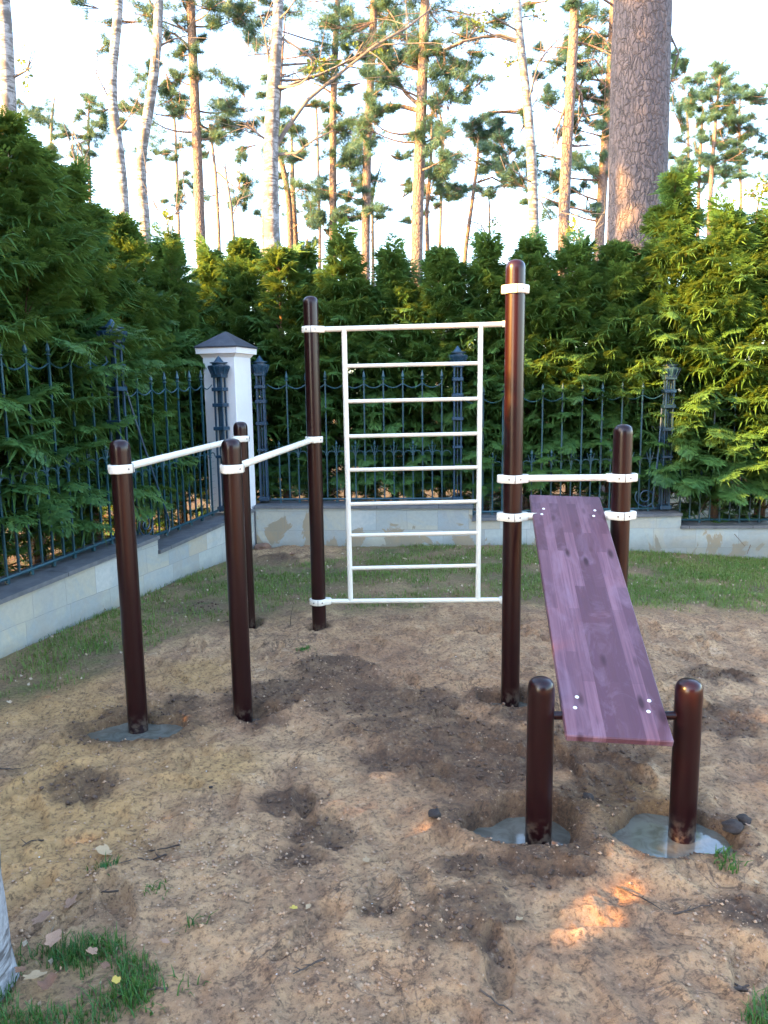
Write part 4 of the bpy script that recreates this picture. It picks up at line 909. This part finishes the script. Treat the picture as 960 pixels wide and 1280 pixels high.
# ------------------------------------------------------------------ litter on the ground
def leaf_mesh(seed, curl=.3):
    r = random.Random(seed); n = 22; out = []
    for k in range(n):
        t = 2*math.pi*k/n; rad = (.5+.17*math.cos(t)+.09*math.cos(5*t+.4)+r.uniform(-.08, .08)); x, y = math.cos(t)*rad, math.sin(t)*rad*.72
        out.append((x, y, curl*(y*y*1.2+x*x*.35)+r.uniform(-.02, .03)))
    top = out; mb = MB(); vs = [(0, 0, 0)]+top+[(0, 0, -.02)]+[(x, y, z-.02) for x, y, z in top]; fs = []
    for k in range(n):
        a, b = 1+k, 1+(k+1) % n; fs += [(0, a, b), (n+1, n+1+b, n+1+a), (a, n+1+a, n+1+b, b)]
    mb.add(vs, fs); mb.tube([(.45, 0, .01), (.62, .02, .03), (.78, .05, .04)], .012, 4); return mb
LEAVES = [(40, 1236, .05, 'leaf_tan', 'large pale tan leaf on the lower left grass'), (133, 1068, .055, 'leaf_tan', 'curled tan leaf above the bright green sprout'), (50, 1163, .055, 'leaf_pink', 'pinkish leaf at the upper rim of the lower left grass'), (66, 1190, .05, 'leaf_pink', 'pinkish brown leaf in the middle of the lower left grass'),
          (117, 1205, .035, 'leaf_pink', 'small pinkish leaf at the right side of the lower left grass'), (62, 1248, .06, 'leaf_brown', 'crumpled red-brown leaf below the large pale tan leaf'), (133, 1220, .03, 'leaf_brown', 'small red-brown leaf on the right rim of the lower left grass'), (147, 1241, .03, 'leaf_yellow', 'small orange leaf right of the lower left grass'),
          (88, 1146, .045, 'leaf_pink', 'folded pinkish leaf beside the birch foot'), (369, 1141, .022, 'leaf_yellow', 'tiny yellow leaf in the lower middle of the soil'), (386, 1133, .02, 'leaf_tan', 'tiny orange-tan leaf next to the tiny yellow leaf'), (457, 1077, .03, 'leaf_tan', 'pale tan leaf on the soil left of the left slurry puddle'),
          (648, 1154, .025, 'leaf_tan', 'cream scrap of leaf on the dug mound in the lower middle'), (208, 1178, .025, 'leaf_pink', 'small pinkish leaf between the grass tufts'), (193, 684, .08, 'leaf_tan', 'tan leaf on the lawn by the left wall'), (366, 692, .06, 'leaf_brown', 'brown leaf at the foot of the back wall'),
          (505, 700, .05, 'leaf_tan', 'tan leaf on the lawn behind the wall bars'), (572, 745, .05, 'leaf_tan', 'tan leaf on the lawn edge under the ladder'), (935, 1038, .022, 'leaf_pink', 'pinkish leaf right of the dark soil lumps'), (946, 1113, .02, 'leaf_tan', 'pale scrap of leaf near the right edge'), (28, 1225, .035, 'leaf_brown', 'round brown leaf beside the large pale tan leaf')]
for i, (px, py, sz, m_, lb) in enumerate(LEAVES):
    c = gnd(px, py); z_ = gz(c[0], c[1]); c = gnd(px, py, z_); o = leaf_mesh(i, random.uniform(.2, .9)).build('fallen_leaf', M[m_], None, 60)
    o.location = (c[0], c[1], gz(c[0], c[1])+(.012 if py < 1150 or px > 150 else .035)); o.scale = (sz, sz, sz); o.rotation_euler = (random.uniform(-.3, .3), random.uniform(-.3, .3), random.uniform(0, 6)); tag(o, lb, 'leaf', 'fallen leaves on the ground')
TW = [([(210, 1070), (190, 1078), (172, 1075), (150, 1082)], 'curved dark twig right of the bright green sprout'), ([(150, 1115), (125, 1120), (100, 1118)], 'dark twig just above the lower left grass'), ([(155, 1210), (162, 1230), (155, 1245), (130, 1262)], 'arched thin twig right of the lower left grass'),
      ([(405, 1200), (385, 1212), (365, 1220)], 'dark forked stick in the lower middle'), ([(225, 1058), (205, 1064), (188, 1066)], 'thin twig left of the damp hollow'), ([(905, 1240), (930, 1242), (958, 1250)], 'thick dark stick at the right edge near the bottom'), ([(840, 1145), (865, 1140), (890, 1132)], 'long thin twig at the lower right'),
      ([(770, 1110), (800, 1125), (828, 1140)], 'thin twig below the bright puddle'), ([(0, 962), (12, 964), (26, 963)], 'short twig on the sand at the left edge'), ([(210, 1238), (198, 1240), (186, 1239)], 'pale straight twig near the bottom edge'), ([(440, 905), (455, 915), (475, 918)], 'dark twig on the dug soil in the middle'),
      ([(365, 740), (366, 765), (362, 785)], 'upright thin stalk right of the rear ladder post'), ([(600, 1240), (618, 1256), (640, 1268)], 'thin twig at the bottom right of the middle'), ([(55, 1052), (40, 1054), (28, 1060)], 'thin dark twig on the ochre sand at the left')]
for i, (pl, lb) in enumerate(TW):
    mb = MB(); q = []
    for k, (x, y) in enumerate(pl):
        c = gnd(x, y); 
        for _ in range(2): c = gnd(x, y, gz(c[0], c[1]))
        q.append((c[0]+random.uniform(-.004, .004), c[1], c[2]+.006+(.004*(k % 2))))
    if 'upright' in lb: c = gnd(362, 785); q = [(c[0], c[1], -.02), (c[0]+.01, c[1], .08), (c[0]+.03, c[1]+.02, .17)]
    r_ = .0032 if 'thick' not in lb else .008
    Q_ = []
    for a, b in zip(q[:-1], q[1:]):
        for t in np.linspace(0, 1, 5)[:-1]: Q_.append(tuple(a[j]+(b[j]-a[j])*t+random.uniform(-.002, .002) for j in range(3)))
    Q_.append(q[-1]); mb.tube(Q_, list(np.linspace(r_, r_*.45, len(Q_))), 6)
    for k in range(2):
        a = Q_[random.randrange(2, len(Q_)-1)]; mb.tube([a, (a[0]+random.uniform(-.03, .03), a[1]+random.uniform(-.02, .02), a[2]+.006)], [r_*.6, r_*.3], 5)
    o = mb.build('twig', M['twig'], None, 60); tag(o, lb, 'twig', 'twigs on the ground')
def lump(seed, mb=None, c=(0, 0, 0), s=1, n=1):
    bm = bmesh.new(); bmesh.ops.create_icosphere(bm, subdivisions=3, radius=1); r = np.random.default_rng(seed); d0 = r.normal(size=3)
    for v in bm.verts:
        f = float(fbm(np.array([v.co.x*1.1+seed]), np.array([v.co.y*1.1+v.co.z*1.7]), .8, 3, seed)[0]); v.co *= (1+.42*f); v.co.z *= .6
    me = bpy.data.meshes.new('lump'); bm.to_mesh(me); bm.free(); return me
for i, (px, py, s_, m_, nm, lb) in enumerate([(916, 1042, .035, 'clod', 'soil_clod', 'larger black soil lump right of the bright puddle'), (930, 1034, .025, 'clod', 'soil_clod', 'smaller black soil lump behind the larger one'), (543, 1026, .022, 'clod', 'soil_clod', 'dark soil lump left of the dull puddle'),
                                              (329, 686, .07, 'stonebrown', 'stone', 'brown stone at the foot of the wall corner'), (735, 1002, .02, 'clod', 'soil_clod', 'dark soil lump between the two short posts'), (650, 885, .022, 'clod', 'soil_clod', 'dark soil lump beside the foot of the tallest post'), (264, 994, .008, 'clod', 'soil_clod', 'tiny dark pebble-like soil lump in the middle left')]):
    me = lump(i+3); me.materials.append(M[m_]); me.polygons.foreach_set('use_smooth', [True]*len(me.polygons)); c = gnd(px, py); o = link(bpy.data.objects.new(nm, me)); o.location = (c[0], c[1], gz(c[0], c[1])+s_*.3); o.scale = (s_, s_, s_); o.rotation_euler = (0, 0, i)
    tag(o, lb, 'soil lump' if nm == 'soil_clod' else 'stone')
# uncountable crumbs of soil and pale chips
def crumbs(name, n, m_, label, smin, smax, mode, seed):
    r = np.random.default_rng(seed); x = r.uniform(-2.2, 2.6, n); y = 1.45+r.random(n)**1.5*4.2; h_, t_, d_, o_, f_ = ground(x, y)
    if mode == 'damp': k = d_ > r.random(n)*.8+.15
    else: k = (t_ < .3) & (fbm(x, y, .5, 3, seed)+.9*sstep(.6, .2, np.hypot(x+.75, y-2.25)) > r.random(n)*1.2-.1)
    x, y, h_ = x[k], y[k], h_[k]; n = len(x); oc = np.array([(1, 0, 0), (-1, 0, 0), (0, 1, 0), (0, -1, 0), (0, 0, 1), (0, 0, -1)], float)*[1, .8, .7]
    fc = np.array([(0, 2, 4), (2, 1, 4), (1, 3, 4), (3, 0, 4), (2, 0, 5), (1, 2, 5), (3, 1, 5), (0, 3, 5)])
    s_ = smin+(smax-smin)*r.random(n)**3; J = 1+r.normal(size=(n, 6, 3))*.22; th = r.random(n)*6.28; V = oc[None]*J*s_[:, None, None]
    c, s = np.cos(th)[:, None], np.sin(th)[:, None]; V = np.stack([V[..., 0]*c-V[..., 1]*s, V[..., 0]*s+V[..., 1]*c, V[..., 2]], -1)+np.stack([x, y, h_+s_*.35], 1)[:, None]
    F = (fc[None]+(np.arange(n)*6)[:, None, None]).reshape(-1, 3); o = np_obj(name, V.reshape(-1, 3), F, m_, None, False); tag(o, label, 'ground litter', kind='stuff')
mdk = m_paint('damp_crumb', (.075, .043, .028), (.14, .085, .055), .9, 20, .5, 60)
crumbs('soil_crumbs', 30000, mdk, 'dark soil crumbs scattered over the dug ground', .0025, .013, 'damp', 5)
mcr = m_paint('sandy_crumb', (.32, .19, .115), (.48, .32, .20), .9, 20, .5, 60)
crumbs('sand_crumbs', 42000, mcr, 'sandy crumbs scattered over the trampled ground', .002, .009, 'all', 6)
ml = m_paint('lawn_leaf_litter', (.30, .20, .12), (.48, .38, .27), .8, 30, .3, 60)
def litter():
    r = np.random.default_rng(71); n = 2600; x = r.uniform(-2.2, 4.4, n); y = r.uniform(1.5, 7.6, n); h_, t_, d_, o_, f_ = ground(x, y); k = (t_ > .4) & (f_ < .1); x, y, h_ = x[k], y[k], h_[k]
    P = np.stack([x, y, h_+.014], 1); V, F = scatter(P, r.uniform(.008, .026, len(x)), r, LV, LF); o = np_obj('leaf_litter', V, F, ml, None, False); tag(o, 'small pale bits of dead leaf lying in the lawn', 'ground litter', kind='stuff')
litter()
crumbs('stone_chips', 900, M['chip'], 'tiny pale stone chips on the soil', .0015, .005, 'all', 7)

# unseen house added behind the camera to darken fill light and post reflections
m_wood = m_slate('dark_timber_cladding', (.07, .045, .03), (.11, .07, .045)); m_gl = m_paint('window_glass', (.02, .025, .03), (.03, .035, .04), .08)
hs = empty('house', (1.5, -17, 0)); tag(hs, 'unseen dark timber house added behind the camera to darken reflections', 'house')
mb = MB(); mb.box((0, 0, 2.6), (15, 6, 6.2)); mb.build('wall', m_wood, hs)
mb = MB(); mb.prism([(-3.7, 5.68), (3.7, 5.68), (0, 8.4)], (0, 1, 0), (0, 0, 1), (1, 0, 0), (-8, 0, 0), 16); mb.build('roof', M['roof'], hs)
for x in (-5.2, -2.2, 3.2, 5.8):
    for z in (1.5, 4.2):
        mb = MB(); mb.box((x, 3.03, z), (1.3, .1, 1.4), 0, .01); wn = mb.build('window', M['plaster'], hs)
        mb = MB(); mb.box((x-.3, 3.085, z), (.5, .02, 1.2)); mb.build('pane', m_gl, wn); mb = MB(); mb.box((x+.3, 3.085, z), (.5, .02, 1.2)); mb.build('pane', m_gl, wn)
mb = MB(); mb.box((.4, 3.03, 1.05), (1.0, .1, 2.1), 0, .01); mb.build('door', M['twig'], hs)
# ------------------------------------------------------------------ light, sky, camera
SUN_EL, SUN_AZ = R_(22), math.atan2(-.90, -.436)       # direction towards the sun: left and a little behind the photographer
sd = Vector((math.cos(SUN_EL)*math.sin(SUN_AZ), math.cos(SUN_EL)*math.cos(SUN_AZ), math.sin(SUN_EL)))
w = bpy.data.worlds.new('World'); scene.world = w; w.use_nodes = True; nt = w.node_tree
bg = nt.nodes['Background']; sky = nt.nodes.new('ShaderNodeTexSky'); sky.sky_type = 'NISHITA'; sky.sun_disc = False
sky.sun_elevation = SUN_EL; sky.sun_rotation = SUN_AZ; sky.air_density = 1.0; sky.dust_density = 1.0; sky.ozone_density = 1.0
nt.links.new(sky.outputs[0], bg.inputs[0]); bg.inputs[1].default_value = .13
sl = bpy.data.lights.new('sun', 'SUN'); sl.energy = 5.0; sl.angle = R_(.5); sl.color = (1, .52, .12)
so = link(bpy.data.objects.new('sun', sl)); so.rotation_euler = sd.to_track_quat('Z', 'Y').to_euler(); so.location = (-6, -3, 6)

cam = bpy.data.cameras.new('camera'); co = link(bpy.data.objects.new('camera', cam)); scene.camera = co
cam.sensor_fit = 'VERTICAL'; cam.sensor_height = 36; cam.lens = FPX/1280*36; cam.clip_end = 400; cam.clip_start = .05
co.location = (0, 0, EYE)
co.rotation_euler = (Matrix.Rotation(R_(90)-PITCH, 3, 'X') @ Matrix.Rotation(-ROLL, 3, 'Z')).to_euler()
scene.view_settings.view_transform = 'Standard'; scene.view_settings.look = 'None'; scene.view_settings.exposure = 3.42; scene.view_settings.gamma = 1
scene.cycles.max_bounces = 6; scene.cycles.diffuse_bounces = 3; scene.cycles.glossy_bounces = 3; scene.cycles.transmission_bounces = 3; scene.cycles.transparent_max_bounces = 4
